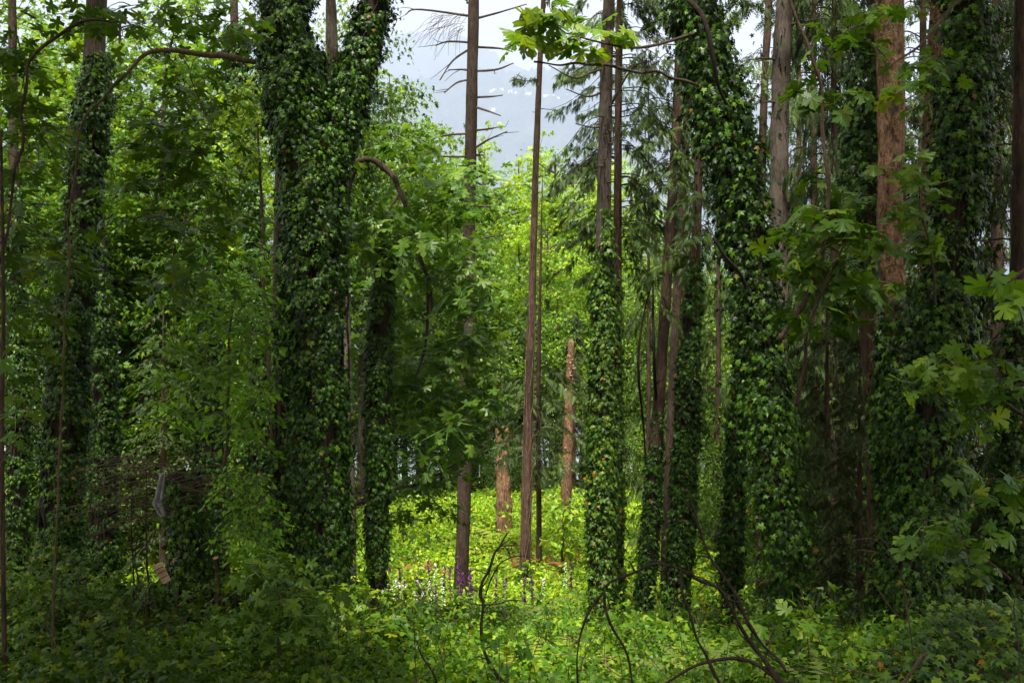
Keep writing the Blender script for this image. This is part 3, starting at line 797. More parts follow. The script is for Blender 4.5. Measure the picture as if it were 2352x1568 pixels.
# 3 -- dark ivy columns between the left tree and the forked one
o, tr, c = hero('dark ivy column just left of the forked ivy tree', 22, [(600, 1265), (597, 900), (588, 600), (560, 300), (540, 100), (535, -300)], [30, 28, 26, 22, 20, 14], 'bark_dark', seed=311)
add_ivy(o, 22, [(600, 1255), (597, 950), (590, 700), (578, 480), (545, 200), (538, 60)], [66, 58, 52, 50, 52, 40], 312)
o, tr, c = hero('dark ivy trunk half hidden by the lime-leaved tree', 20, [(480, 1300), (482, 1000), (478, 760), (474, 580)], [50, 44, 36, 6], 'bark_dark', seed=313)
add_ivy(o, 20, [(480, 1290), (482, 1000), (478, 760), (474, 560)], [96, 84, 62, 34], 314, hang=0.2)
# 4 -- the big forked ivy tree
D4 = 13
o, tr, c = hero('massive forked tree wholly clad in ivy, the largest ivy trunk', D4, [(745, 1375), (742, 1000), (735, 640), (712, 380), (680, 180), (655, 0), (610, -400), (580, -900)], [52, 48, 48, 50, 42, 40, 34, 24], 'bark_conifer', seed=321)
g = Geo(); lim = curve([P(735, 420, D4), P(790, 260, D4), (P(830, 120, D4)), P(858, 0, D4), P(930, -350, D4), P(1000, -900, D4 - 1)], 40)
tube(g, lim, px([50, 40, 34, 24], D4), 12, 0.06, 322); part('limb', g, 'bark_conifer', o, True)
add_ivy(o, D4, [(747, 1365), (742, 1100), (738, 800), (728, 560), (705, 360), (680, 200), (655, 0), (625, -250)], [104, 116, 118, 134, 160, 148, 138, 110], 323, bulge=0.20, hang=0.24, cover=5.0, gap=-0.8, leaf=.078)
add_ivy(o, D4, [(748, 380), (795, 250), (832, 120), (862, 0), (905, -220)], [96, 92, 84, 78, 60], 324, root=False, bulge=0.14, hang=0.2, cover=4.5, gap=-.8, leaf=.078)
high_crown(o, lim, 325, [((-5.8, 8, 9.6), (3.0, 4.2, 2.8)), ((-3.4, 3.0, 9.0), (2.6, 2.6, 2.2))], 140)
o, tr, c = hero('bare grey stem sheathed in ivy against the forked ivy tree', 14, [(660, 1330), (655, 1000), (642, 700), (643, 480), (650, 250), (655, 60)], [44, 40, 34, 28, 24, 16], 'bark_conifer', seed=327, sides=14)
add_ivy(o, 14, [(664, 1320), (658, 1050), (664, 780), (668, 520)], [84, 80, 60, 40], 328)
# conifer in the fork
o, tr, c = hero('bare grey-brown conifer stem rising in the fork of the ivy tree', 25, [(800, 1150), (785, 600), (768, 200), (760, 0), (752, -400)], [38, 32, 27, 25, 18], 'bark_conifer', name='conifer_tree', seed=331, sides=14, ridges=0.04)
g, gf = Geo(), Geo(); rng = rngf(332)
for k in range(16):
    t = rng.uniform(0.86, 1.0); conifer_branch(g, gf, rng, c[int(t * 69)], rng.uniform(0, 6.28), rng.uniform(1.2, 2.6), 0.02, 0.5, 'cedar_far', 0.42, 20)
tk = part('branch', g, 'bark_dark', o, True); part('crown', gf, 'cedar', o)
# 5 -- slim ivy column
o, tr, c = hero('slim ivy column standing alone at the left rim of the clearing', 14.2, [(862, 1405), (864, 1300), (868, 1000), (876, 700), (883, 540)], [22, 24, 26, 24, 8], 'bark_red', seed=335)
add_ivy(o, 14.2, [(866, 1350), (866, 1150), (870, 900), (878, 700), (884, 560)], [44, 58, 66, 66, 46], 336, root=False, bulge=0.05, hang=0.08, leaf=0.08)
# 6 -- conifer with the bare dead branches
D6 = 24
o, tr, c = hero('tall red-brown conifer with bare spokes of dead branches at its top', D6, [(1058, 1362), (1066, 1150), (1072, 900), (1080, 400), (1088, 0), (1094, -500)], [38, 32, 30, 28, 25, 16], 'bark_mid', name='conifer_tree', seed=341, sides=20, ridges=0.05, rough=0.04)
DB6 = [(1086, 38, 960, 22, 930, 35), (1090, 44, 1150, 28, 1210, 10), (1086, 98, 1030, 96, 1000, 105), (1086, 108, 1040, 140, 1010, 185), (1090, 108, 1150, 112, 1178, 120), (1089, 164, 1140, 160, 1180, 145), (1086, 163, 1060, 160, 1030, 161), (1086, 182, 1050, 190, 1020, 214),
       (1089, 224, 1130, 222, 1155, 219), (1089, 245, 1120, 255, 1150, 266), (1088, 300, 1120, 297, 1145, 292), (1088, 342, 1120, 322, 1165, 302), (1085, 307, 1030, 310, 980, 322), (1085, 360, 1040, 360, 1000, 358), (1088, 357, 1100, 356, 1110, 356), (1087, 410, 1110, 404, 1120, 412), (1087, 474, 1120, 474, 1152, 470), (1086, 552, 1120, 545, 1150, 540), (1085, 470, 1050, 474, 1020, 478), (1084, 640, 1110, 640, 1130, 632)]
rng = rngf(342)
for (a, b_, c1, d1, e1, f1) in DB6:
    g = Geo(); z = rng.uniform(-0.5, 0.5)
    p0, p1, p2 = P(a, b_, D6), P(c1, d1, D6 + z * 0.6), P(e1, f1, D6 + z)
    cc = curve([p0, p1, p2], 12); tube(g, cc, [0.030, 0.022, 0.012], 6, 0.15, int(a + b_), cap=True)
    for q in range(rng.integers(0, 3)):
        s = cc[rng.integers(5, 11)]; dd = (p2 - p0) * 0.35 + rng.normal(size=3) * 0.12
        tube(g, curve([s, s + dd * 0.5 + rng.normal(size=3) * 0.03, s + dd], 5), [0.010, 0.004], 4, cap=False)
    part('dead_branch', g, 'twig', o, True)
# wisps of hair-thin dead twigs on the sky side
g = Geo()
for k in range(46):
    s = P(rng.uniform(1000, 1075), rng.uniform(30, 70), D6 + rng.uniform(-.3, .3)); e = s + np.array([rng.uniform(-0.8, -0.05), rng.uniform(-.2, .2), rng.uniform(-0.75, -0.1)])
    tube(g, curve([s, (s + e) / 2 + np.array([-.05, 0, .08]), e], 6), [0.006, 0.003], 3, cap=False)
part('dead_twigs', g, 'twig', o)['kind'] = 'stuff'
g, gf = Geo(), Geo()
for k in range(14):
    t = rng.uniform(0.90, 1.0); conifer_branch(g, gf, rng, c[int(t * 69)], rng.uniform(0, 6.28), rng.uniform(1.0, 2.0), 0.02, 0.4, 'cedar_far', 0.24, 30)
part('branch', g, 'bark_dark', o, True); part('crown', gf, 'cedar', o)

# 7 -- slim bare conifer
D7 = 26
o, tr, c = hero('slim bare conifer trunk with dry vine strands, ivy round its foot', D7, [(1205, 1342), (1210, 1100), (1217, 850), (1230, 400), (1241, 130), (1248, 0), (1262, -400)], [25, 25, 22, 16, 13, 11, 6], 'bark_red', name='conifer_tree', seed=351, sides=14, rough=0.05)
rng = rngf(352)
g = Geo()
for k in range(46):
    i0 = rng.integers(2, 34); i1 = min(i0 + rng.integers(4, 14), 46); a0 = rng.uniform(0, 6.28)
    seg = c[i0:i1 + 1]
    if len(seg) < 3: continue
    a = a0 + np.linspace(0, rng.uniform(-2, 2), len(seg))
    rad = px(np.interp(np.arange(i0, i1 + 1) / 69, np.linspace(0, 1, 7), [25, 25, 22, 16, 13, 11, 6]), D7) * 1.02
    a = a + np.cumsum(rng.normal(size=len(a)) * .25)
    q = seg + np.stack([np.cos(a), np.sin(a), 0 * a], -1) * (rad * (1 + 0.12 * rng.uniform(0, 1, len(seg))))[:, None]
    tube(g, curve(q, len(seg) * 2), [0.006, 0.004], 4, cap=False)
part('dry_vine', g, 'dry_vine', o)
add_ivy(o, D7, [(1205, 1345), (1206, 1290)], [44, 22], 353, root=True, leaf=0.10, bulge=0.05)
for (v, s, l) in [(830, -1, 14), (520, 1, 9), (445, 1, 9), (260, -1, 8), (342, 1, 8), (600, -1, 9), (700, 1, 12), (1000, 1, 26), (930, -1, 22)]:
    u = np.interp(v, [0, 400, 850, 1342], [1248, 1230, 1217, 1205]); g = Geo()
    tube(g, curve([P(u, v, D7), P(u + s * (l + 6), v - 3, D7 - .1)], 3), [0.012, 0.006], 5)
    part('branch_stub', g, 'twig', o, True)
for (u0, v0, pts) in [(1243, 250, [(1270, 254), (1285, 268)]), (1244, 180, [(1210, 186), (1180, 180)])]:
    g = Geo(); tube(g, curve([P(u0, v0, D7)] + [P(a, b, D7 - .2) for a, b in pts], 8), [0.012, 0.005], 5)
    part('thin_branch', g, 'twig', o, True)
gf = Geo(); rng = rngf(354)
n = 60; t = rng.uniform(0, 1, n); q = np.array([P(1240 - a * 62, 180 + rng.uniform(-3, 6), D7 - .2 * a) for a in t])
put(gf, 'cedar_far', q, rng.normal(size=(n, 3)) * .4 + [0, -.5, .8], np.array([-.6, 0, -.7]) + rng.normal(size=(n, 3)) * .6, 0.20, rng)
part('green_bough', gf, 'cedar', o)
g, gf = Geo(), Geo()
for k in range(10):
    tt = rng.uniform(0.88, 1.0); conifer_branch(g, gf, rng, c[int(tt * 69)], rng.uniform(0, 6.28), rng.uniform(0.8, 1.8), 0.014, 0.45, 'cedar_far', 0.36, 20)
part('branch', g, 'bark_dark', o, True); part('crown', gf, 'cedar', o)
o, tr, c = hero('thin brown stem just behind the slim bare conifer, low dry boughs', 29, [(1238, 1180), (1236, 950), (1240, 700), (1246, 400)], [14, 12, 9, 1.5], 'bark_red', name='conifer_tree', seed=356, sides=10)
g, gf = Geo(), Geo(); rng = rngf(357)
for k in range(34):
    v = rng.uniform(840, 1080); u = 1238
    conifer_branch(g, gf, rng, P(u, v, 29), rng.uniform(-0.6, 3.8) if k % 3 else rng.uniform(3.6, 6), rng.uniform(0.6, 1.5), 0.012, 0.6, 'cedar_far', 0.34, 16)
part('branch', g, 'twig', o, True); part('crown', gf, 'cedar', o)

# 8, 9 -- the broken snags
def snag(label, D, uv, width, seed, mat, jag):
    p = path(D, uv); n = 60
    base = np.array([p[0][0], p[0][1], float(G(p[0][0], p[0][1]))])
    o = thing('tree_snag', label, 'snag', base)
    g = Geo(); c = curve(p, n); w = np.interp(np.linspace(0, 1, n), np.linspace(0, 1, len(width)), px(width, D))
    sides = 22
    tube(g, c, w, sides, 0.10, seed, cap=False, ridges=0.16)
    v = g.v[0].reshape(n, sides, 3); rng = rngf(seed)
    v[-1, :, 2] += rng.uniform(-jag, jag, sides) * np.where(np.arange(sides) % 2, 1, 0.4); v[-2, :, 2] += rng.uniform(-jag, jag, sides) * 0.3
    top = v[-1]; ctr = top.mean(0) - [0, 0, jag * 1.2]
    g.add(np.vstack([top, ctr]), [(k, (k + 1) % sides, sides) for k in range(sides)])
    part('trunk', g, mat, o, True)
    return o, c
snag('short thick broken stump with grooved tan bark in the clearing', 33, [(1157, 1195), (1156, 1100), (1153, 984)], [36, 31, 27], 361, 'bark_snag', 0.10)
o, c = snag('tall broken snag with flaking orange-tan bark behind the clearing', 33, [(1299, 1200), (1303, 1050), (1309, 900), (1312, 783)], [24, 22, 19, 12], 362, 'bark_snag', 0.14)
rng = rngf(363); g = Geo(); n = 700
i = rng.integers(4, 56, n); a = rng.uniform(0, 6.28, n); rad = np.interp(i, [0, 59], [0.168, 0.085])
d = np.stack([np.cos(a), np.sin(a), 0 * a], -1)
put(g, 'tiny', c[i] + d * rad[:, None], d + rng.normal(size=(n, 3)) * .35, np.array([0, 0, -1.]) + d * .5 + rng.normal(size=(n, 3)) * .5, rng.uniform(.05, .11, n), rng)
M['flake'] = plain_mat('bark_flakes', (0.16, 0.085, 0.05), (0.50, 0.34, 0.23), 14)
part('bark_flakes', g, 'flake', o)['kind'] = 'stuff'
g = Geo(); n = 90
for k in range(16):
    s = P(rng.uniform(1296, 1312), rng.uniform(840, 960), 33); e = s + np.array([rng.uniform(-.7, .7), rng.uniform(-.4, .2), rng.uniform(-.25, .15)])
    tube(g, curve([s, (s + e) / 2 + [0, 0, .06], e], 5), [.012, .004], 4, cap=False)
part('dead_branch', g, 'twig', o)
snag('small low stub at the far edge of the clearing beside the slim ivy column', 33, [(928, 1250), (929, 1232), (928, 1212)], [13, 12, 10], 364, 'bark_mid', 0.06)

# 10 -- central conifer, ivy to two thirds of its height
D10 = 16
o, tr, c = hero('central conifer with ivy halfway up and a bare grey trunk above', D10, [(1388, 1445), (1386, 1100), (1385, 800), (1387, 480), (1394, 120), (1399, 0), (1412, -500)], [54, 50, 44, 36, 29, 27, 20], 'bark_conifer', name='ivy_conifer', seed=371, sides=28, rough=0.04, ridges=0.03, n=90)
add_ivy(o, D10, [(1384, 1440), (1380, 1200), (1386, 1000), (1386, 800), (1384, 640), (1387, 555)], [76, 78, 82, 74, 64, 40], 372, mat='ivy_lit', bulge=0.05, hang=0.09, cover=3.0, leaf=0.080, gap=-0.75)
g = Geo(); ivy(g, [P(1396, 590, D10 - .25), P(1397, 540, D10 - .25), P(1390, 478, D10 - .25)], px([26, 20, 8], D10), 373, 0.08, 3.0, 0.03); part('ivy', g, 'ivy_lit', o)
rng = rngf(374)
for (v, s, l) in [(420, 1, 12), (330, 1, 11), (268, -1, 8), (205, 1, 9), (128, 1, 15), (152, -1, 9), (382, -1, 7), (300, 1, 6), (245, 1, 14), (450, 1, 10)]:
    u = np.interp(v, [0, 480], [1399, 1387]) + s * 13; g = Geo()
    tube(g, curve([P(u - s * 6, v, D10 - .1), P(u + s * l, v - 2 + rng.uniform(-2, 3), D10 - .25)], 3), [0.015, 0.008], 6); part('branch_stub', g, 'twig', o, True)
for k in range(16):
    v = rng.uniform(20, 470); u = np.interp(v, [0, 480], [1399, 1387]) + rng.uniform(-9, 9); s = P(u, v, D10 - 0.13); g = Geo()
    tube(g, [s, s + np.array([rng.uniform(-.02, .02), -0.05, 0.0])], [0.014, 0.009], 7)
    part('knot', g, 'twig', o, True)
for pts in [[(1389, 290), (1360, 293), (1322, 284)], [(1397, 155), (1360, 166), (1320, 180), (1260, 150)], [(1388, 210), (1350, 222), (1300, 205)], [(1401, 245), (1450, 160), (1490, 140)]]:
    g = Geo(); tube(g, curve([P(a, b, D10 - 0.1 * i) for i, (a, b) in enumerate(pts)], 12), [0.022, 0.014, 0.008], 6, 0.1, 7)
    part('dead_branch', g, 'twig', o, True)
g, gf = Geo(), Geo()
for k in range(24):
    tt = rng.uniform(0.88, 1.0); conifer_branch(g, gf, rng, c[int(tt * 89)], rng.uniform(0, 6.28), rng.uniform(1.4, 2.6), 0.025, 0.3, 'cedar_far', 0.26, 26)
part('branch', g, 'bark_dark', o, True); part('crown', gf, 'cedar', o)
# ivy column close behind it
o, tr, c = hero('ivy column half hidden behind the central ivy conifer', 17.5, [(1412, 1400), (1412, 1000), (1414, 700), (1418, 300), (1422, 0), (1430, -300)], [24, 20, 16, 14, 12, 10], 'bark_red', seed=376)
add_ivy(o, 17.5, [(1410, 1390), (1412, 1100), (1413, 850), (1415, 640)], [44, 48, 40, 24], 377, mat='ivy_lit', bulge=0.07, hang=0.12, leaf=0.085)
rng = rngf(378); g, gf = Geo(), Geo()
for k in range(95):
    v = rng.uniform(-60, 620); u = np.interp(v, [0, 700], [1422, 1414])
    a = rng.choice([rng.uniform(-0.9, 0.9), rng.uniform(2.3, 4.1)]) if k % 4 else rng.uniform(0, 6.28)
    conifer_branch(g, gf, rng, P(u, v, 17.5 + 2.0), a, rng.uniform(0.6, 1.45) if math.cos(a) < 0 else rng.uniform(0.6, 1.7), 0.014, rng.uniform(0.15, 1.3), 'cedar', 0.15, 62, 1.3)
bo = thing('cedar_tree', 'drooping cedar boughs hanging round the bare trunk of the central conifer', 'tree', (P(1424, 1300, 19.5)[0], 19.5, float(G(1.9, 19.5))))
gt = Geo(); tube(gt, curve(path(19.5, [(1424, 1330), (1420, 900), (1421, 300), (1426, -100)]), 40), px([24, 19, 16, 13], 19.5), 12, .05, 379)
tk = part('trunk', gt, 'bark_red', bo, True); part('branch', g, 'bark_dark', bo, True); part('crown', gf, 'cedar', bo)

# 12 -- 14 the group of conifers right of centre
D12 = 19
o, tr, c = hero('slanting dark conifer, ivy on its lower half and a swollen ivy foot', D12, [(1478, 1400), (1492, 1250), (1508, 1000), (1528, 700), (1548, 400), (1560, 150), (1566, 0), (1580, -400)], [40, 34, 30, 27, 24, 22, 20, 14], 'bark_red', name='ivy_conifer', seed=381, sides=16)
add_ivy(o, D12, [(1476, 1395), (1492, 1250), (1503, 1080), (1514, 940)], [52, 50, 46, 26], 382, bulge=0.05, hang=0.08, leaf=0.085, root=False)
def boughs(o, D, c, seed, v0, v1, u0, u1, n, L, mat='cedar', kind='cedar_far', fl=0.22, dens=34, droop=0.6):
    rng = rngf(seed); g, gf = Geo(), Geo()
    for k in range(n):
        v = rng.uniform(v0, v1); u = u0 + (u1 - u0) * (v - v0) / (v1 - v0)
        conifer_branch(g, gf, rng, P(u, v, D), rng.uniform(0, 6.28), rng.uniform(*L), 0.013, droop, kind, fl, dens)
    part('branch', g, 'bark_dark', o, True); part('crown', gf, mat, o)
boughs(o, D12, c, 383, -250, 430, 1575, 1546, 30, (0.6, 1.6))
o, tr, c = hero('paler grey-brown conifer standing between the two ivy columns', 24, [(1528, 1290), (1540, 1000), (1552, 750), (1564, 500), (1576, 300), (1585, 0), (1595, -300)], [22, 21, 20, 20, 18, 16, 12], 'bark_mid', name='conifer_tree', seed=384, sides=14, ridges=0.04)
boughs(o, 24, c, 385, -250, 420, 1592, 1570, 20, (0.6, 1.5))
o, tr, c = hero('straight dark conifer with ivy thick to two thirds of its height', 18, [(1555, 1375), (1570, 1100), (1585, 800), (1597, 600), (1604, 400), (1612, 100), (1616, -200)], [46, 42, 34, 24, 21, 18, 14], 'bark_red', name='ivy_conifer', seed=386, sides=16)
add_ivy(o, 18, [(1556, 1370), (1568, 1150), (1580, 900), (1588, 740), (1598, 590)], [58, 68, 66, 54, 26], 387, bulge=0.05, hang=0.1, leaf=0.085)
boughs(o, 18, c, 388, 330, 640, 1606, 1595, 22, (0.4, 1.0))
# dead stems in front of the pair
for lab, uv, w, sd in [('thin dead upright stem beside the slanting dark conifer', [(1490, 1290, 19.6), (1508, 1010, 19.4), (1503, 850), (1500, 740), (1500, 635)], [8, 8, 8, 7, 3], 391), ('thin crooked dead stem curving towards the slanting dark conifer', [(1488, 1290, 19.6), (1480, 1010, 19.2), (1466, 850), (1475, 740), (1500, 640)], [5, 5, 6, 5, 2], 392)]:
    p = [P(q[0], q[1], q[2] if len(q) > 2 else 18.6) for q in uv]; b0 = p[0].copy(); b0[2] = float(G(b0[0], b0[1])) - .1
    o = thing('dead_sapling', lab, 'dead sapling', (b0[0], b0[1], b0[2] + .1)); g = Geo(); cc = curve([b0] + p, 30)
    tube(g, cc, px([8] + w, 18.6), 7, .1, sd); part('trunk', g, 'dead', o, True)
    rng = rngf(sd)
    for k in range(9):
        g = Geo(); s = cc[rng.integers(14, 29)]; e = s + np.array([rng.uniform(-.5, .5), rng.uniform(-.2, .2), rng.uniform(-.1, .35)]); tube(g, curve([s, e], 4), [.008, .003], 4, cap=False)
        part('twig', g, 'dead', o)
g = None
# 15 -- the leaning ivy tree
D15 = 11
o, tr, c = hero('leaning tree smothered in hanging ivy over a thin bare dark stem', D15, [(1822, 1560), (1816, 1420), (1806, 1250), (1770, 950), (1745, 700), (1700, 440), (1640, 220), (1600, 40), (1560, -250), (1500, -700)], [20, 20, 22, 24, 28, 30, 32, 32, 28, 20], 'bark_dark', name='ivy_tree', seed=395)
add_ivy(o, D15, [(1815, 1420), (1803, 1270), (1782, 1080), (1762, 900), (1742, 700), (1716, 500), (1672, 320), (1636, 200), (1604, 60), (1570, -160)], [30, 62, 88, 104, 100, 96, 98, 94, 86, 70], 396, root=False, bulge=0.15, hang=0.32, cover=5.5, leaf=0.08, gap=-0.95)
g = Geo(); tube(g, curve([P(1582, 0, 10.4), P(1615, 40, 10.3), P(1636, 120, 10.3), P(1648, 190, 10.4), P(1668, 240, 10.5)], 20), [.028, .024, .016], 8, .08, 397); part('bare_branch', g, 'dead', o, True); g = Geo()
tube(g, curve([P(1638, 545, 10.3), P(1665, 590, 10.4), P(1700, 630, 10.6), P(1730, 700, 10.8)], 14), [.012, .02, .02], 7, .08, 398)
part('bare_branch', g, 'dead', o, True)
high_crown(o, c, 399, [((4.4, 6.0, 9.0), (2.8, 3.6, 2.6)), ((3.3, 11.8, 9.4), (1.7, 2.6, 2.0))], 130)  # second lobe added overhead to shade the ivy columns behind
# 16 -- ivy column behind
o, tr, c = hero('dark ivy column standing behind the leaning ivy tree', 18, [(1680, 1330), (1686, 1150), (1694, 950), (1702, 750), (1708, 400)], [36, 32, 28, 22, 14], 'bark_dark', seed=401)
add_ivy(o, 18, [(1678, 1325), (1686, 1150), (1694, 950), (1700, 780)], [48, 52, 46, 24], 402, bulge=0.07)
# 17 -- conifer pair at the upper right
o, tr, c = hero('thin dark conifer beside the thick grey-brown conifer trunk', 25, [(1745, 1000), (1748, 600), (1754, 250), (1766, 0), (1775, -300)], [20, 19, 18, 17, 13], 'bark_red', name='conifer_tree', seed=411, sides=12)
boughs(o, 25, c, 412, -200, 420, 1772, 1750, 34, (0.7, 2.0))
o, tr, c = hero('thick straight grey-brown conifer trunk under the sky at upper right', 20, [(1790, 1000), (1788, 560), (1790, 330), (1796, 120), (1801, 0), (1812, -500)], [40, 38, 40, 40, 38, 28], 'bark_conifer', name='conifer_tree', seed=413, sides=24, ridges=0.05)
boughs(o, 20, c, 414, -260, 60, 1806, 1798, 26, (1.2, 2.6))
rng = rngf(415)
for pts in [[(1795, 235), (1760, 234), (1735, 238)], [(1797, 60), (1840, 52), (1900, 40)], [(1790, 140), (1760, 134), (1720, 138)]]:
    g = Geo(); tube(g, curve([P(a, b, 20 - .2 * i) for i, (a, b) in enumerate(pts)], 8), [.03, .018, .008], 6, .1, 4); part('dead_branch', g, 'twig', o, True)
for k in range(18):
    v = rng.uniform(0, 400); s = P(1797 + rng.uniform(-12, 12), v, 19.84); g = Geo(); tube(g, [s, s + np.array([rng.uniform(-.06, .06), -.08, .02])], [.014, .008], 6); part('knot', g, 'twig', o, True)

# 18, 19 -- thick trunks at the right
D18 = 11
o, tr, c = hero('thick trunk with furrowed warm brown bark, bare to the ivy mound', D18, [(2075, 1360), (2066, 1000), (2060, 740), (2046, 600), (2044, 470), (2047, 330), (2046, 180), (2040, 0), (2030, -500)], [66, 62, 54, 52, 56, 55, 58, 62, 48], 'bark_brown', name='bark_tree', seed=421, sides=36, rough=0.035, ridges=0.05, n=110)
add_ivy(o, D18, [(2072, 1350), (2066, 1050), (2060, 850), (2062, 770), (2066, 680)], [126, 124, 112, 80, 24], 422, hang=0.2, bulge=0.1, cover=4.5, gap=-.85)
high_crown(o, c, 423, [((6.5, 9.5, 10.0), (4.0, 4.4, 3.2))], 110)
o, tr, c = hero('dark reddish trunk half hidden behind the thick right-hand ivy trunk', 12, [(2150, 1300), (2140, 900), (2132, 650), (2138, 300), (2152, 0), (2160, -300)], [44, 40, 36, 34, 32, 26], 'bark_brown', name='bark_tree', seed=425, sides=20, ridges=0.04)
add_ivy(o, 12, [(2128, 1330), (2122, 1050), (2120, 850), (2118, 690)], [128, 138, 122, 58], 426, bulge=0.13, hang=0.2, cover=4.5, gap=-.85)
o, tr, c = hero('widest ivy-covered trunk at right, ivy up to the top of the picture', 10, [(2120, 1400), (2140, 1000), (2170, 700), (2200, 350), (2215, 0), (2225, -500)], [64, 60, 54, 50, 44, 34], 'bark_dark', seed=427)
add_ivy(o, 10, [(2105, 1390), (2125, 1150), (2150, 900), (2178, 660), (2200, 400), (2212, 150), (2216, -120)], [168, 178, 148, 126, 112, 104, 90], 428, bulge=0.17, hang=0.24, cover=5.0, gap=-0.85, leaf=.080)
high_crown(o, c, 429, [((5.6, 4.5, 7.5), (3.0, 3.6, 2.4))], 80)
o, tr, c = hero('dark narrow bare stem between the young cedar and the widest ivy trunk', 12, [(2004, 1330), (2002, 1100), (1996, 900), (1994, 700), (2002, 400), (2008, 0)], [18, 20, 24, 28, 30, 26], 'bark_red', name='bark_tree', seed=431, sides=14)
add_ivy(o, 12.1, [(1990, 700), (1984, 480), (1992, 260), (2000, 60)], [40, 96, 90, 50], 432, root=False, core=False, bulge=0.2, hang=0.3)
o, tr, c = hero('shadowy ivy trunk at the far right edge', 12, [(2330, 1400), (2330, 1100), (2335, 800), (2340, 300), (2345, -200)], [44, 40, 36, 28, 20], 'bark_dark', seed=433)
add_ivy(o, 12, [(2325, 1390), (2325, 1150), (2330, 900), (2336, 640)], [90, 96, 76, 30], 434, hang=0.2)
# unseen trees behind the viewer, added to shade the near slope
for lab, x, y, sd in [('shade tree behind the viewer at the left end of the slope', -9.0, -3.0, 441), ('shade tree just behind the viewer on the left', -3.4, -3.6, 442), ('shade tree just behind the viewer on the right', 2.8, -3.4, 443), ('shade tree behind the viewer at the right end of the slope', 8.4, -3.0, 444)]:
    zg = float(G(x, y)); o = thing('broadleaf_tree', lab, 'tree', (x, y, zg)); g = Geo()
    c = curve([(x, y, zg - .3), (x + .2, y, zg + 4), (x, y + .4, zg + 8), (x + .3, y + .8, zg + 13)], 40); tube(g, c, [.32, .25, .18, .05], 14, .06, sd); part('trunk', g, 'bark_dark', o, True)
    high_crown(o, c, sd, [((x, y + 3.2, 8.8), (4.0, 4.8, 2.8))], 130)

# ------------------------------------------------------------------ undergrowth
def scatter(seed, inside, n, x0, x1, y0, y1):
    rng = rngf(seed)
    x = rng.uniform(x0, x1, n); y = np.sqrt(rng.uniform(y0 ** 2, y1 ** 2, n))
    k = inside(x, y)
    return x[k], y[k]
def U(x, y):
    return 1176 + x / y * 2352
_h1, _h2 = Noise(511, 2.2), Noise(512, 0.8)
def cover(seed, name, mat, kind, leaf, H, per, rad, inside, n, box, lvl=3, tilt=0.28, droop=0.3, label=None, jit=0.42):
    rng = rngf(seed)
    x, y = scatter(seed, inside, n, *box)
    z = G(x, y); q = np.stack([x, y, z], -1)
    hh = H * np.clip(0.62 + 0.34 * _h1(q) + 0.26 * _h2(q), 0.12, 1.6)
    g = Geo()
    for l in range(lvl):
        f = rng.uniform(0.15, 1.0, len(x)) ** (0.5 if l == 0 else 1.0)
        C = q + np.stack([rng.normal(size=len(x)) * .12, rng.normal(size=len(x)) * .12, hh * f], -1)
        sprays(g, kind, C, rad * rng.uniform(0.6, 1.3, len(x)), per, leaf, rng, 0.2, droop, tilt, jit)
    return solo(name, g, mat, kind='stuff', label=label, cat='undergrowth' if label else None)

def in_clear(x, y): u = U(x, y); return (u > 780) & (u < 1760)
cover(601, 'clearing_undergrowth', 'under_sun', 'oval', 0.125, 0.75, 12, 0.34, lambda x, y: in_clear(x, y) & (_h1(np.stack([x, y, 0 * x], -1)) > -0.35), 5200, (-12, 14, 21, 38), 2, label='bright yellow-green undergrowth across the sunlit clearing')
cover(602, 'clearing_leaves', 'under', 'tri', 0.12, 0.46, 12, 0.34, in_clear, 3600, (-9, 12, 18.5, 42), 2, label='mid green leafy plants mixed through the clearing floor')
cover(603, 'middle_undergrowth', 'under_mid', 'tri', 0.080, 0.46, 12, 0.27, lambda x, y: (U(x, y) > 800) & (U(x, y) < 2050), 4200, (-6, 8, 8.5, 20), 3, label='leafy green undergrowth round the foot of the central ivy conifer')
cover(604, 'near_undergrowth', 'under_mid', 'tri', 0.068, 0.36, 12, 0.23, lambda x, y: (U(x, y) > 760) & (U(x, y) < 2120), 1500, (-3, 4.5, 5.2, 10), 3, label='low leafy plants along the bottom edge of the picture')
cover(605, 'shade_undergrowth', 'under_dark', 'tri', 0.076, 0.78, 15, 0.28, lambda x, y: (U(x, y) < 900) & (U(x, y) > -150), 3000, (-9, -1, 7.5, 16), 3, label='thicket of layered leaves coloured dark for the shaded near slope')
cover(606, 'shade_floor_plants', 'under_dark', 'oval', 0.075, 0.6, 12, 0.24, lambda x, y: (U(x, y) < 900) & (U(x, y) > -150), 2200, (-6.5, -0.6, 5.0, 11), 3, label='small thicket leaves coloured dark for shade at the lower left corner')
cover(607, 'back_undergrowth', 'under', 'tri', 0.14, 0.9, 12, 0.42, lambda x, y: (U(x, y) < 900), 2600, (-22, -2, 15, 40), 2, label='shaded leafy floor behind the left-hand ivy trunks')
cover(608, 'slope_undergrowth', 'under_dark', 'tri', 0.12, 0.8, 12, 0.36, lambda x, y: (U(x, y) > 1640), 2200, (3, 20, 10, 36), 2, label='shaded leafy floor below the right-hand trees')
cover(609, 'far_undergrowth', 'under', 'tri', 0.26, 1.2, 11, 0.8, lambda x, y: abs(U(x, y) - 1176) < 1500, 2600, (-50, 50, 44, 75), 2)
cover(610, 'glowing_undergrowth', 'under_sun', 'oval', 0.12, 1.5, 12, 0.36, lambda x, y: (U(x, y) > 250) & (U(x, y) < 720), 900, (-12, -3, 22, 33), 3, label='leaves coloured as if sunlit behind the ivy-covered stub')  # bright leaf colour stands for the patch of light behind the stub
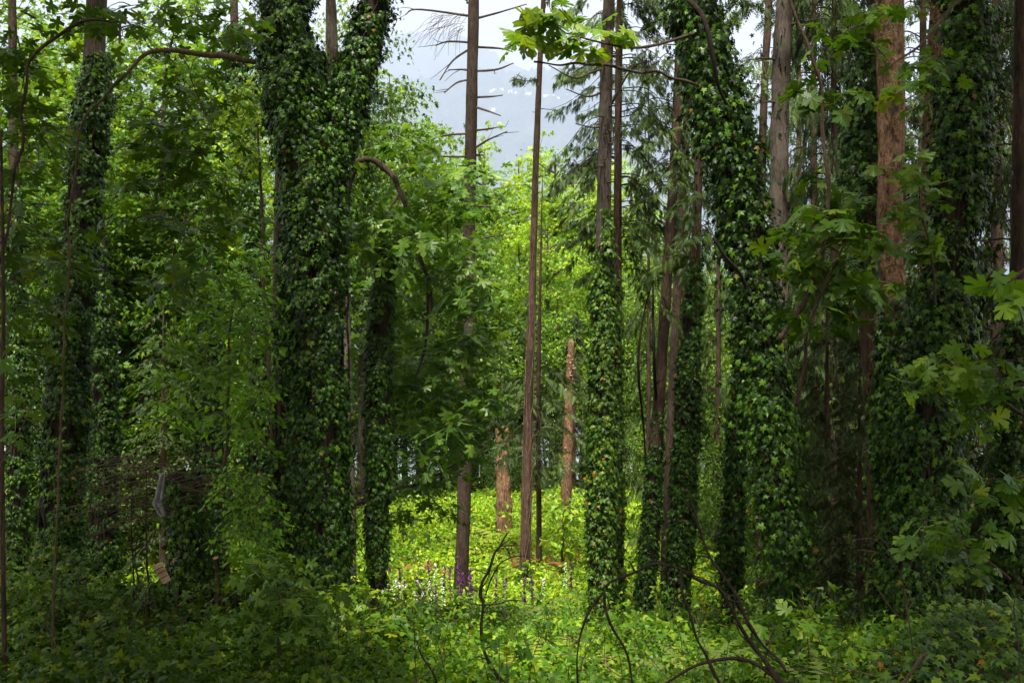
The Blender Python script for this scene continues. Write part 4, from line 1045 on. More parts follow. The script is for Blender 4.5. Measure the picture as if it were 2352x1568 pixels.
# taller shoots and dry stems that break the even top of the undergrowth
def shoots(seed, inside, n, box, H, leaf, mat, kind, name, label, per=5):
    rng = rngf(seed); x, y = scatter(seed, inside, n, *box); z = G(x, y); g, gs = Geo(), Geo(); C = []
    for i in range(len(x)):
        h = H * rng.uniform(.55, 1.25); b = np.array([x[i], y[i], z[i]]); lean = rng.normal(size=2) * .16 * h
        c = curve([b, b + [lean[0] * .3, lean[1] * .3, h * .6], b + [lean[0], lean[1], h]], 7); tube(gs, c, [.006, .0025], 4, cap=False)
        for k in range(rng.integers(2, 5)):
            q = c[rng.integers(3, 7)] + rng.normal(size=3) * [.10, .10, .04]; C.append(q)
    C = np.array(C); sprays(g, kind, C, rng.uniform(.10, .20, len(C)), per, leaf, rng, .12, .5, .3, .35)
    solo(name, g, mat, kind='stuff', label=label, cat='undergrowth'); solo(name + '_stems', gs, 'twig', kind='stuff')
shoots(612, lambda x, y: (U(x, y) > 820) & (U(x, y) < 2000), 300, (-4, 6, 7.5, 17), .80, .085, 'under_mid', 'tri', 'leafy_shoots', 'taller pale leafy shoots standing out of the low plants in front')
shoots(613, lambda x, y: (U(x, y) < 860) & (U(x, y) > -60), 260, (-8, -1, 8.5, 15), .95, .09, 'under_dark', 'maple', 'shaded_shoots', 'taller shaded shoots standing out of the dark thicket')
shoots(614, in_clear, 200, (-8, 10, 20, 36), 1.1, .14, 'under_sun', 'oval', 'bright_shoots', 'taller bright shoots across the sunlit clearing', 7)
# litter: fallen twigs and dry leaves on the soil and over the low plants
rng = rngf(616); g = Geo()
for k in range(420):
    y = math.sqrt(rng.uniform(25, 600)); x = rng.uniform(-.5, .5) * y; b = np.array([x, y, float(G(x, y)) + rng.uniform(.05, .5)]); a = rng.uniform(0, 6.28); L = rng.uniform(.2, .9)
    e = b + np.array([math.cos(a) * L, math.sin(a) * L, rng.uniform(-.1, .35) * L]); tube(g, curve([b, (b + e) / 2 + rng.normal(size=3) * .05 * L, e], 6), [.006, .003], 4, cap=False)
solo('twig_litter', g, 'twig', kind='stuff')
# ivy over the mound at the lower right
rng = rngf(611); g = Geo()
n = 15000; x = rng.uniform(1.6, 6.6, n); y = rng.uniform(5.2, 12.5, n)
k = (U(x, y) > 2010 + 30 * np.sin(y * 3)) & (U(x, y) < 2500); x, y = x[k], y[k]
z = G(x, y) + 0.10 + 0.14 * np.abs(_h2(np.stack([x, y, 0 * x], -1))) + rng.uniform(0, 0.16, len(x))
put(g, 'ivy', np.stack([x, y, z], -1), np.array([0, -0.25, 1.0]) + rng.normal(size=(len(x), 3)) * 0.35, np.stack([rng.normal(size=len(x)), rng.normal(size=len(x)) - .6, -0.3 + 0 * x], -1), rng.uniform(.055, .105, len(x)), rng)
solo('ivy_ground_cover', g, 'ivy_lit', 'glossy ivy carpet over the mound at the lower right', 'ivy', kind='stuff')

def fern(u, v, D, n, L, label, mat='fern', kind='fern', seed=1, up=1.0, name='fern'):
    rng = rngf(seed); p = P(u, v, D); p[2] = float(G(p[0], p[1]))
    o = thing(name, label, 'fern', p); a = np.arange(n) / n * 6.283 + rng.uniform(-.3, .3, n)
    for i in range(n):
        d = np.array([[math.cos(a[i]), math.sin(a[i]), up * rng.uniform(0.8, 1.5)]])
        g = Geo(); put(g, kind, p[None] + [0, 0, .05], np.array([[-d[0, 0], -d[0, 1], 0.9]]), d, [L * rng.uniform(.75, 1.15)], rng)
        part('frond', g, mat, o)
    return o
for i, (u, v, D, n, L, lab) in enumerate([(1150, 1395, 17, 13, 1.0, 'sword fern with grey-green fronds beside the crooked dead stem'), (990, 1345, 22, 12, 1.0, 'sword fern standing among the purple foxgloves'), (1040, 1340, 23, 10, 0.9, 'fern clump left of the red-brown conifer foot'), (1262, 1350, 22, 12, 0.95, 'pale fern clump right of the slim bare conifer'), (1290, 1370, 19, 11, 0.9, 'fern clump left of the central ivy conifer'),
        (1600, 1470, 10, 11, 0.8, 'fern under the arching dead limb'), (1690, 1480, 9.5, 12, 0.75, 'fern beside the thin foot of the leaning ivy tree'), (1340, 1510, 9, 10, 0.6, 'small fern low in front of the central ivy conifer'), (1900, 1510, 8, 12, 0.7, 'fern in front of the young cedars')]):
    fern(u, v, D, n, L, lab, seed=620 + i)
for i, (u, v, D, lab) in enumerate([(1210, 1480, 11, 'small bracken in the low plants right of the crooked dead stem'), (1480, 1500, 10, 'small bracken left of the arching dead limb'), (1530, 1450, 12, 'small bracken behind the arching dead limb'), (930, 1480, 10.5, 'small bracken at the rim of the dark thicket'), (1290, 1440, 13.5, 'small bracken left of the central ivy conifer foot'), (1720, 1470, 11.5, 'small bracken at the foot of the leaning ivy tree'), (1060, 1450, 12.5, 'small bracken behind the short dark dead twig')]):
    fern(u, v, D, 9, .62, lab, 'bracken', 'bracken', 680 + i, .7, 'bracken')
BRK = [(1255, 1225, 31), (1215, 1240, 30), (1290, 1250, 29), (1330, 1245, 28), (1170, 1235, 32), (1120, 1240, 31), (1310, 1275, 27), (1230, 1265, 28), (1440, 1270, 27), (1465, 1230, 30)]
LBL = ['widest bracken at the heart of the clearing', 'bracken just right of the slim bare conifer', 'pale bracken between the slim and the ivy conifer', 'bracken touching the left side of the central ivy conifer', 'bracken under the short broken stump', 'bracken between red-brown conifer and stump', 'lower bracken in front of the pale one by the ivy conifer', 'bracken at the sunny foot of the tall snag', 'bracken right of the central ivy conifer', 'far bracken between ivy conifer and slanting conifer']
for i, (u, v, D) in enumerate(BRK):
    fern(u, v, D, 11, 1.4, LBL[i], 'bracken', 'bracken', 640 + i, 0.45, 'bracken')

# rusty dead patches
def patch(u, v, D, r, seed, label, mat='rust', hh=.5):
    rng = rngf(seed); p = P(u, v, D); n = 26
    x = p[0] + rng.normal(size=n) * r; y = p[1] + rng.normal(size=n) * r
    q = np.stack([x, y, G(x, y) + rng.uniform(.35, 1.0, n) * hh + .25], -1)
    g = Geo(); put(g, 'bracken', q, rng.normal(size=(n, 3)) * .5 + [0, -.4, .8], rng.normal(size=(n, 3)) + [0, 0, .2], rng.uniform(.15, .34, n), rng)
    solo('dead_fern_patch', g, mat, label, 'dead fern', kind='stuff')
patch(955, 1272, 27, .45, 661, 'rust-red dead ferns beside the slim ivy column')
patch(1275, 1275, 28, .5, 663, 'pinkish brown seed heads left of the ivy conifer')

# foxgloves
M['foxglove'] = plain_mat('purple_bells', (0.045, 0.006, 0.055), (0.12, 0.018, 0.13), 9, 0.6)
M['foxglove_pale'] = plain_mat('white_bells', (0.34, 0.42, 0.26), (0.52, 0.58, 0.42), 9, 0.6)
M['petal'] = plain_mat('white_petals', (0.60, 0.62, 0.60), (0.78, 0.80, 0.78), 9, 0.6)
def foxglove_proto(seed, mat, name_col):
    rng = rngf(seed); o = thing('foxglove', 'x', 'foxglove', (0, 0, 0))
    g = Geo(); c = curve([(0, 0, -.1), (.01, 0, .5), (.03, .01, 1.15)], 14); tube(g, c, [.012, .009, .004], 6); st = part('stalk', g, 'stalk', o, True)
    g = Geo()
    for k in range(44):
        t = rng.uniform(0.5, 0.99); i = t * 13; s = np.array([np.interp(i, range(14), c[:, a]) for a in range(3)]); az = rng.uniform(0, 6.28)
        f = 1.15 - t
        d = np.array([math.cos(az), math.sin(az), -.75]); l = .022 + .040 * f
        tube(g, [s, s + d * l * .5, s + d * l], [.005, .008 + .008 * f, .010 + .010 * f], 7, cap=False)
    part('flower_spike', g, mat, o, True)
    g = Geo(); n = 26
    a = rng.uniform(0, 6.28, n); d = np.stack([np.cos(a), np.sin(a), rng.uniform(-.2, .8, n)], -1)
    put(g, 'oval', np.stack([0 * a, 0 * a, rng.uniform(.02, .45, n)], -1), d * [-.5, -.5, 0] + [0, 0, 1], d, rng.uniform(.14, .26, n), rng); part('leaf_rosette', g, 'under', o)
    return o
FP, FW = foxglove_proto(671, 'foxglove', 'purple'), foxglove_proto(672, 'foxglove_pale', 'white')
FOX = [(0, 889, 1300, 21, 'purple foxglove closest to the slim ivy column'), (0, 911, 1312, 20.5, 'purple foxglove above the white flower clump'), (0, 932, 1328, 22, 'short purple foxglove right above the white flowers'), (0, 966, 1318, 21.5, 'purple foxglove left of the fern among foxgloves'), (0, 989, 1288, 23, 'tallest purple foxglove left of the red-brown conifer'),
       (1, 1002, 1295, 22.5, 'white foxglove beside the tallest purple one'), (1, 995, 1338, 21, 'white foxglove low in front of its purple neighbours'), (0, 1018, 1302, 22.6, 'purple foxglove midway to the red-brown conifer'), (0, 1038, 1306, 22.3, 'purple foxglove just left of the red-brown conifer foot'), (1, 1022, 1332, 21.2, 'white foxglove leaning before the purple pair'),
       (0, 1060, 1282, 22.4, 'purple foxglove standing tall against the red-brown trunk'), (0, 1054, 1318, 21.6, 'purple foxglove low against the red-brown trunk'), (0, 1070, 1312, 21.8, 'purple foxglove at the right side of the red-brown trunk'), (0, 1084, 1305, 22.2, 'purple foxglove just right of the red-brown trunk'), (0, 1078, 1340, 20.4, 'purple foxglove lowest under the red-brown trunk'),
       (0, 1006, 1352, 20.2, 'purple foxglove in the front row of the patch'), (0, 974, 1350, 20.6, 'purple foxglove in front of the white flower clump'), (0, 1138, 1330, 21, 'purple foxglove behind the crooked dead stem'), (0, 1158, 1330, 22, 'purple foxglove right of the crooked dead stem'), (1, 1150, 1368, 18, 'white foxglove beside the grey-green sword fern'),
       (0, 1205, 1330, 22, 'purple foxglove in front of the slim conifer foot'), (0, 1228, 1322, 22.5, 'purple foxglove right of the ivy at the slim conifer foot'), (1, 1242, 1330, 22, 'white foxglove right of the slim conifer'), (0, 1310, 1290, 24, 'lone violet foxglove near the central ivy conifer'), (1, 1298, 1292, 24.5, 'white foxglove next to the lone violet one')]
rng = rngf(673); first = {}
for kind, u, v, D, lab in FOX:
    p = P(u, v, D); z = float(G(p[0], p[1])); h = np.clip((p[2] + 0.05 - z) / 1.15, 0.75, 1.5)
    src = (FP, FW)[kind]
    if kind not in first:
        first[kind] = 1; o = src; o.location = (p[0], p[1], z); o.scale = (1.0, 1.0, h); o['label'] = lab
    else:
        o = copy_thing(src, (p[0], p[1], z), rng.uniform(0, 6.28), (1.0, 1.0, h), lab)
    o['group'] = 'foxgloves in the clearing'
    o.rotation_euler.x = rng.uniform(-.08, .08); o.rotation_euler.y = rng.uniform(-.08, .08)
p = P(930, 1342, 19.5); p[2] = float(G(p[0], p[1])); o = thing('flower_clump', 'clump of small white flower heads beside the slim ivy column', 'flowers', p)
rng = rngf(675); g, g2 = Geo(), Geo()
for k in range(20):
    q = p + [rng.normal() * .30, rng.normal() * .22, rng.uniform(.55, .85)]
    tube(g2, curve([p + (q - p) * [.6, .6, 0], q], 4), [.006, .004], 4, cap=False)
    n = 14; d = nz(rng.normal(size=(n, 3)) + [0, 0, .5]); put(g, 'tiny', q + d * .02, d + rng.normal(size=(n, 3)) * .5, d + [0, 0, -.2], .030, rng)
part('flower_heads', g, 'petal', o)['kind'] = 'stuff'; part('stalks', g2, 'stalk', o)['kind'] = 'stuff'

# ------------------------------------------------------------------ near broadleaf branches
def leafy(label, name, cat, limb, wid, D, spray_uv, per, leaf, mat, kind, seed, rad=(0.25, 0.5), bark='twig', root=True, ntw=40, tilt=.3, droop=.4, jit=.4, flat=.15, limb_more=(), lean=None):
    """a branch or small tree: limb polyline in picture coordinates with depth, sprays = (u, v, ru, rv, D, dD, n) patches of leafy sprays"""
    rng = rngf(seed)
    pts = path(D, limb, root); b = pts[0]
    o = thing(name, label, cat, (b[0], b[1], b[2]))
    g = Geo(); cc = curve(pts, 60); cc = cc + np.stack([Noise(seed + 21, .7)(cc), 0 * cc[:, 0], Noise(seed + 22, .5)(cc)], -1) * .028 * np.sin(np.linspace(0, 3.1, 60))[:, None]
    tube(g, cc, px(wid, D), 9, .16, seed)
    lb = part('limb', g, bark, o, True)
    pool = [cc[8:]]
    for q, w in limb_more:
        g = Geo(); c2 = curve(path(D, q, False), 30); tube(g, c2, px(w, D), 8, .1, seed + 3); part('limb', g, bark, o, True); pool.append(c2)
    pool = np.concatenate(pool)
    C = []
    for (u, v, ru, rv, d, dd, n) in spray_uv:
        a = rng.uniform(0, 6.28, n); r = np.sqrt(rng.uniform(0, 1, n))
        f = [P(u + ru * r[i] * math.cos(a[i]), v + rv * r[i] * math.sin(a[i]), d + rng.uniform(-dd, dd)) for i in range(n)]
        C += f
    C = np.array(C)
    g = Geo(); st = Geo(); sprays(g, kind, C, rng.uniform(*rad, len(C)), per, leaf, rng, flat, droop, tilt, jit, lean=lean, stalks=st); part('leaves', g, mat, o)
    part('leaf_stalks', st, 'stalk', o)['kind'] = 'stuff'
    g = Geo()
    order = np.argsort([((pool - c) ** 2).sum(1).min() for c in C])
    grown = pool
    for i in order[:ntw]:
        dd2 = ((grown - C[i]) ** 2).sum(1); k = np.argmin(dd2); s = grown[k]
        L = math.sqrt(dd2[k]); mid = (s + C[i]) / 2 + rng.normal(size=3) * .05 * L + [0, 0, .06 * L]
        c2 = curve([s, mid, C[i]], 7); tube(g, c2, [.004 + .004 * L, .003], 4, cap=False); grown = np.vstack([grown, c2[2:]])
    part('twigs', g, bark, o)['kind'] = 'stuff'
    return o

leafy('maple with a mossy level limb reaching in from the left, broken at its end', 'maple_tree', 'maple', [(120, 1480, 9.5), (140, 1000, 9.5), (150, 700, 9.5), (178, 330, 9.5), (245, 215, 9.5), (340, 124, 9.6), (450, 127, 9.8), (520, 130, 10), (586, 143, 10.2)], [6, 5, 5, 5, 6, 8, 13, 16, 14], 9.6,
      [(40, 330, 80, 130, 10.5, 1.2, 9), (40, 620, 80, 170, 10.8, 1.2, 13), (390, 640, 100, 70, 12, 1, 9), (370, 470, 100, 80, 12, .8, 8), (430, 50, 150, 50, 10.5, .8, 9), (150, 560, 60, 70, 11, .6, 5), (500, 210, 100, 50, 10.8, .8, 7), (400, 290, 120, 50, 11, .8, 8), (450, 400, 110, 50, 11.5, .8, 8), (500, 520, 90, 50, 11.5, .8, 7)],
      11, .16, 'maple', 'maple', 701, (.3, .55), 'mossy', ntw=110, jit=.28, tilt=.24, flat=.10)
leafy('maple at the far left with a dark crooked branch against the leaves', 'maple_tree', 'maple', [(-60, 1450, 9), (-40, 900, 9), (10, 560, 9), (42, 350, 9), (60, 190, 9), (85, 130, 9), (180, 52, 9), (272, 50, 9)], [8, 7, 6, 6, 7, 8, 8, 5], 9,
      [(20, 130, 90, 100, 10, .8, 9), (10, 460, 70, 130, 10, .8, 7), (230, 20, 150, 30, 10, .7, 6), (0, 900, 60, 130, 10, 1, 6)], 11, .15, 'maple', 'maple', 702, (.25, .5), 'bark_dark', ntw=40, jit=.28, tilt=.24, flat=.10)
leafy('maple with a long curved drooping branch right of the forked ivy tree', 'maple_tree', 'maple', [(770, 1390, 15.4), (775, 900, 15.4), (790, 520, 15.3), (815, 385, 15.1), (850, 368, 15), (890, 390, 15), (920, 440, 14.9), (955, 560, 14.8), (985, 650, 14.7), (992, 710, 14.7)], [26, 24, 20, 16, 15, 15, 13, 11, 8, 6], 15,
      [(930, 330, 80, 50, 15.5, 1.0, 9), (1000, 430, 100, 80, 15.5, 1.2, 17), (1060, 440, 50, 80, 16, 1, 7), (890, 545, 70, 60, 13.7, .4, 13), (920, 500, 80, 80, 15.3, 1, 8), (1020, 560, 90, 80, 15, 1.2, 17), (1090, 660, 80, 60, 15, 1, 18), (1080, 830, 70, 80, 15.2, 1, 14), (1050, 950, 60, 50, 15.2, 1, 8), (930, 690, 90, 80, 15.5, 1.2, 14), (990, 800, 90, 70, 15.5, 1.2, 15), (1040, 900, 90, 60, 15.5, 1.2, 14), (940, 930, 80, 60, 15.5, 1, 10), (1030, 1000, 90, 45, 15, 1, 11), (1110, 760, 50, 60, 16, 1, 6), (880, 800, 60, 80, 15.5, 1, 6)],
      12, .175, 'maple_mid', 'maple', 703, (.32, .6), 'twig', ntw=150, jit=.30, tilt=.26, flat=.11, limb_more=[([(985, 650, 14.7), (975, 800, 14.9), (930, 930, 15.2)], [8, 6, 3]), ([(920, 440, 14.9), (880, 520, 14.6), (905, 640, 14.6)], [7, 5, 3])])
leafy('lower maple bough reaching over the clearing in front of the red-brown conifer', 'maple_tree', 'maple', [(780, 1400, 15.9), (800, 1180, 15.9), (860, 1145, 15.8), (930, 1120, 15.6), (1000, 1090, 15.4), (1080, 1050, 15.3)], [14, 12, 9, 8, 6, 4], 15.6,
      [(960, 1100, 70, 30, 15.5, .8, 7), (1040, 1060, 70, 30, 15.4, .8, 8), (1000, 1150, 50, 20, 15.2, .6, 3), (910, 1200, 35, 40, 15.2, .5, 3)], 10, .165, 'maple_mid', 'maple', 704, (.3, .5), 'twig', ntw=60, jit=.28, tilt=.22, flat=.1)
leafy('big-leaf maple spray hanging across the pale sky gap', 'maple_branch', 'maple', [(1640, 215, 10.9), (1549, 178, 10.5), (1424, 155, 10.2), (1300, 150, 10), (1226, 142, 10)], [9, 8, 7, 5, 4], 10,
      [(1240, 35, 60, 14, 9.6, .3, 4), (1200, 85, 40, 18, 9.7, .3, 4), (1300, 45, 70, 18, 9.6, .3, 5), (1320, 92, 60, 14, 9.8, .3, 5), (1400, 60, 40, 25, 9.8, .3, 4)], 3, .21, 'maple_light', 'maple_big', 705, (.18, .28), 'twig', root=False, ntw=28, jit=.3, flat=.06, limb_more=[([(1600, 75, 10.8), (1500, 105, 10.3), (1430, 108, 10), (1330, 85, 9.8), (1230, 55, 9.7)], [8, 7, 6, 4, 3])])
# sprays at the right
SP = [
  ('sapling', 'slender speckled sapling curving up across the right-hand trees', [(1790, 780, 8.8), (1850, 690, 8.8), (1893, 560, 8.7), (1903, 400, 8.6), (1895, 280, 8.6), (1868, 150, 8.5), (1835, 60, 8.5), (1800, -40, 8.5)], [12, 12, 10, 9, 8, 8, 7, 6], [(1900, 190, 60, 60, 8.6, .3, 5)], 'maple', .17, 5),
  ('maple_branch', 'broad maple spray beside the slanting sapling', [(1830, 930, 8.9), (1860, 760, 8.6), (1900, 640, 8.5), (1960, 520, 8.4)], [10, 8, 7, 4], [(1880, 460, 70, 40, 8.9, .4, 6), (1960, 530, 80, 35, 8.8, .4, 8), (1900, 600, 90, 40, 8.9, .5, 9), (1960, 660, 70, 45, 8.9, .5, 7), (1900, 720, 80, 30, 9, .5, 6), (1830, 540, 40, 70, 9, .4, 4)], 'maple', .165, 7),
  ('maple_branch', 'maple spray crossing the top of the furrowed brown trunk', [(2230, -30, 8.8), (2150, 60, 8.6), (2090, 120, 8.5), (2010, 180, 8.5)], [8, 6, 5, 3], [(2060, 25, 70, 22, 8.5, .4, 4), (2110, 120, 60, 40, 8.6, .4, 5), (2075, 190, 45, 25, 8.4, .4, 4), (1950, 60, 80, 40, 8.6, .4, 7), (2160, 130, 50, 50, 8.8, .4, 2)], 'maple', .13, 5),
  ('maple_branch', 'light green vine maple leaves between the brown and the widest ivy trunk', [(2150, 700, 9), (2130, 560, 8.9), (2110, 420, 8.8)], [7, 5, 3], [(2105, 380, 35, 40, 8.8, .3, 5), (2110, 470, 35, 50, 8.8, .3, 7), (2110, 560, 40, 40, 8.9, .3, 6)], 'maple_mid', .13, 6),
  ('maple_branch', 'four large pale maple leaves spread before the widest ivy trunk', [(2420, 560, 6.4), (2330, 640, 6.3), (2270, 660, 6.3)], [7, 6, 3], [(2255, 655, 40, 18, 6.3, .1, 2), (2310, 640, 25, 22, 6.3, .1, 2), (2300, 690, 20, 10, 6.3, .1, 1)], 'maple_light', .19, 2),
  ('maple_branch', 'bright lime maple spray on the side of the widest ivy trunk', [(2360, 960, 7.8), (2260, 890, 7.7), (2160, 820, 7.6)], [7, 5, 3], [(2160, 830, 45, 30, 7.6, .2, 4), (2220, 850, 50, 40, 7.7, .2, 6), (2150, 880, 30, 20, 7.7, .2, 3)], 'maple_light', .13, 5),
  ('maple_branch', 'shaded blue-green maple leaves at the right edge above the mound', [(2420, 900, 7.5), (2340, 880, 7.4), (2280, 900, 7.4)], [7, 5, 3], [(2310, 860, 50, 40, 7.4, .3, 6), (2260, 930, 50, 40, 7.5, .3, 5)], 'maple', .15, 5),
  ('maple_branch', 'lowest dark maple leaves at the right edge', [(2420, 1080, 7), (2340, 1090, 6.9), (2270, 1100, 6.9)], [7, 5, 3], [(2300, 1100, 55, 28, 6.9, .2, 6), (2340, 1160, 30, 30, 7, .2, 3)], 'maple', .15, 4),
  ('maple_branch', 'lime maple leaves low on the widest ivy trunk above the mound', [(2320, 1330, 7.8), (2240, 1260, 7.7), (2150, 1190, 7.6)], [7, 5, 3], [(2165, 1195, 40, 30, 7.6, .2, 4), (2200, 1240, 50, 40, 7.7, .2, 5), (2140, 1240, 30, 25, 7.6, .2, 3), (2250, 1300, 40, 25, 7.7, .2, 4)], 'maple_mid', .13, 5),
  ('maple_branch', 'bright maple leaves at the bare foot of the leaning ivy tree', [(1760, 1480, 8.8), (1790, 1430, 8.7), (1830, 1400, 8.6)], [6, 4, 3], [(1835, 1410, 32, 18, 8.6, .15, 4), (1780, 1425, 25, 20, 8.7, .15, 3)], 'maple_light', .13, 4),
]
for i, (nm, lab, limb, w, sp, mat, leaf, per) in enumerate(SP):
    leafy(lab, nm, 'sapling' if nm == 'sapling' else 'maple', limb, w, limb[0][2], sp, per, leaf, mat, 'maple_big', 720 + i, (.16, .32), 'twig', root=False, ntw=40, jit=.3, flat=.09)
# small-leaved lime trees at the left
leafy('lime-leaved understory tree with small bright leaves in fine layers', 'understory_tree', 'tree', [(520, 1330, 13.5), (515, 1100, 13.5), (525, 850, 13.4), (540, 620, 13.3)], [12, 10, 7, 3], 13.4,
      [(540, 600, 100, 40, 13.3, .8, 13), (490, 690, 120, 50, 13.3, .9, 20), (570, 760, 90, 60, 13.3, .9, 17), (460, 830, 120, 60, 13.3, .9, 20), (560, 890, 90, 50, 13.3, .9, 14), (440, 940, 90, 35, 13.2, .8, 9), (550, 985, 80, 40, 13.3, .8, 9)], 17, .115, 'lime', 'oval', 741, (.22, .48), 'twig', ntw=180)
leafy('bright small-leaved bush between the ivy stub and the forked ivy tree', 'bush', 'bush', [(590, 1330, 12.6), (585, 1200, 12.5), (575, 1090, 12.5)], [9, 7, 3], 12.5,
      [(560, 1130, 70, 60, 12.5, .6, 20), (600, 1200, 55, 60, 12.5, .6, 16), (540, 1230, 60, 40, 12.5, .6, 12)], 20, .075, 'lime', 'oval', 742, (.18, .32), 'twig', ntw=80)
leafy('yellow-leaved tree glowing just left of the forked ivy tree', 'understory_tree', 'tree', [(640, 1330, 15), (620, 900, 15), (600, 500, 15), (590, 250, 15)], [12, 10, 8, 4], 15,
      [(600, 200, 50, 50, 15, .6, 14), (580, 300, 60, 60, 15, .6, 18), (610, 370, 50, 40, 15, .6, 10), (560, 240, 40, 40, 15, .6, 7)], 20, .10, 'maple_sun', 'oval', 743, (.22, .4), 'twig', ntw=70)
leafy('small spray of yellow leaves right of the forked ivy tree', 'understory_tree', 'tree', [(800, 1330, 13.9), (800, 900, 13.9), (800, 500, 13.9), (820, 310, 13.8)], [7, 6, 5, 3], 13.9, [(835, 300, 28, 16, 13.7, .2, 6), (800, 360, 20, 30, 13.7, .2, 3)], 16, .10, 'maple_sun', 'oval', 744, (.14, .24), 'twig', ntw=20)
leafy('low leafy elder in the dark thicket before the forked ivy tree', 'bush', 'bush', [(640, 1500, 9.5), (645, 1420, 9.4), (640, 1350, 9.4)], [8, 6, 3], 9.4, [(620, 1310, 80, 40, 9.5, .6, 14), (700, 1390, 90, 50, 9.4, .6, 16), (600, 1390, 70, 50, 9.4, .6, 12)], 12, .11, 'maple', 'maple', 745, (.18, .32), 'twig', ntw=50)
leafy('pale leafy shoots at the foot of the slim ivy column', 'bush', 'bush', [(810, 1440, 11), (812, 1390, 11), (808, 1350, 11)], [6, 5, 3], 11, [(800, 1370, 45, 28, 11, .3, 9), (850, 1440, 60, 25, 10.6, .4, 10)], 11, .11, 'under', 'maple', 746, (.16, .28), 'twig', ntw=24)
leafy('tall pale-leaved shoot in front of the tall snag', 'sapling', 'sapling', [(1292, 1290, 28), (1294, 1200, 28), (1298, 1130, 28)], [6, 5, 3], 28, [(1300, 1170, 30, 30, 28, .5, 12), (1295, 1230, 40, 28, 28, .6, 12)], 12, .19, 'under_sun', 'oval', 747, (.3, .5), 'twig', ntw=24)

# ------------------------------------------------------------------ dead limbs in front
def deadwood(label, D, main, w, sides_, seed, name='dead_branch', mat='dead', root=False, child='limb', small=0):
    rng = rngf(seed); pts = path(D, main, root); o = thing(name, label, 'dead branch', pts[0])
    g = Geo(); c = curve(pts, 46); c = c + np.stack([Noise(seed, .5)(c), 0 * c[:, 0], Noise(seed + 1, .28)(c)], -1) * .017
    tube(g, c, px(np.array(w) * .62, D), 9, .22, seed); tr = part('main_limb', g, mat, o, True)
    for k, (q, wq) in enumerate(sides_):
        g = Geo(); c2 = curve(path(D, q, False), 34); c2 = c2 + np.stack([Noise(seed + 5 + k, .5)(c2), 0 * c2[:, 0], Noise(seed + 9 + k, .4)(c2)], -1) * .010 * np.linspace(0, 1, 34)[:, None]
        tube(g, c2, px(np.array(wq) * .68, D), 8, .2, seed + k); part(child, g, mat, o, True)
    for k in range(small):
        s_ = c[rng.integers(6, 44)]; e = s_ + np.array([rng.uniform(-.22, .22), rng.uniform(-.1, .1), rng.uniform(-.05, .22)])
        g = Geo(); tube(g, curve([s_, (s_ + e) / 2 + rng.normal(size=3) * .02, e], 6), [.006, .003], 4); part('twig', g, mat, o, True)
    return o
deadwood('dark dead limb arching low across the bottom, forking at its left end', 6.6, [(1850, 1580, 6.4), (1790, 1560, 6.45), (1740, 1500), (1700, 1440), (1672, 1382), (1640, 1350), (1590, 1322), (1540, 1302), (1495, 1297), (1440, 1312), (1405, 1336), (1385, 1360)], [24, 20, 17, 14, 12, 12, 12, 11, 11, 10, 9, 8],
  [([(1385, 1360), (1355, 1400), (1335, 1450), (1326, 1510), (1330, 1590)], [8, 8, 8, 7, 7]), ([(1388, 1358), (1390, 1395), (1405, 1440), (1437, 1490), (1448, 1530), (1455, 1600)], [9, 8, 8, 7, 6, 6]), ([(1790, 1560, 6.45), (1740, 1525), (1690, 1512), (1620, 1522), (1560, 1546), (1500, 1590)], [18, 14, 11, 10, 9, 8])], 801, small=14)
deadwood('long thin dark dead limb slanting down to the forked end of the arching one', 6.9, [(1578, 1120), (1590, 1160), (1606, 1215), (1640, 1290), (1676, 1350), (1706, 1400), (1740, 1460), (1770, 1500), (1800, 1540, 6.8)], [5, 8, 9, 9, 11, 11, 12, 12, 10], [([(1606, 1215), (1600, 1180), (1612, 1140)], [4, 3, 2])], 802, small=7)
deadwood('short upright dead limb curving under the arch, rough at its top', 6.4, [(1660, 1590), (1640, 1540), (1605, 1460), (1585, 1410), (1570, 1360), (1566, 1312)], [12, 11, 11, 11, 10, 10], [], 803)
deadwood('crooked dead stem with side twigs standing before the foxgloves', 9, [(1180, 1600), (1130, 1530), (1112, 1480), (1107, 1430), (1112, 1385), (1106, 1362), (1120, 1310), (1140, 1265), (1152, 1240), (1164, 1226)], [14, 14, 12, 12, 11, 11, 10, 9, 8, 6],
  [([(1110, 1388), (1140, 1386), (1175, 1376), (1215, 1380)], [6, 5, 4, 3]), ([(1142, 1262), (1152, 1250), (1168, 1240)], [6, 5, 3]), ([(1115, 1365), (1128, 1330), (1148, 1295), (1180, 1278), (1206, 1276)], [6, 5, 4, 4, 3]), ([(1110, 1475), (1130, 1450), (1148, 1430)], [5, 3, 2]), ([(1118, 1318), (1090, 1308), (1072, 1330)], [4, 3, 2]), ([(1150, 1248), (1166, 1262), (1178, 1292)], [4, 3, 2]), ([(1112, 1405), (1128, 1402)], [5, 3])], 804, small=7)
deadwood('short dark dead twig poking up at the bottom edge', 7, [(1005, 1600), (990, 1540), (975, 1510), (964, 1478)], [11, 9, 8, 6], [], 805)
deadwood('tan broken stick lying against the ivy mound', 7, [(2060, 1590), (2095, 1545), (2115, 1512), (2128, 1500)], [14, 13, 12, 8], [([(2115, 1512), (2108, 1495)], [5, 3])], 806, 'fallen_stick', 'twig')
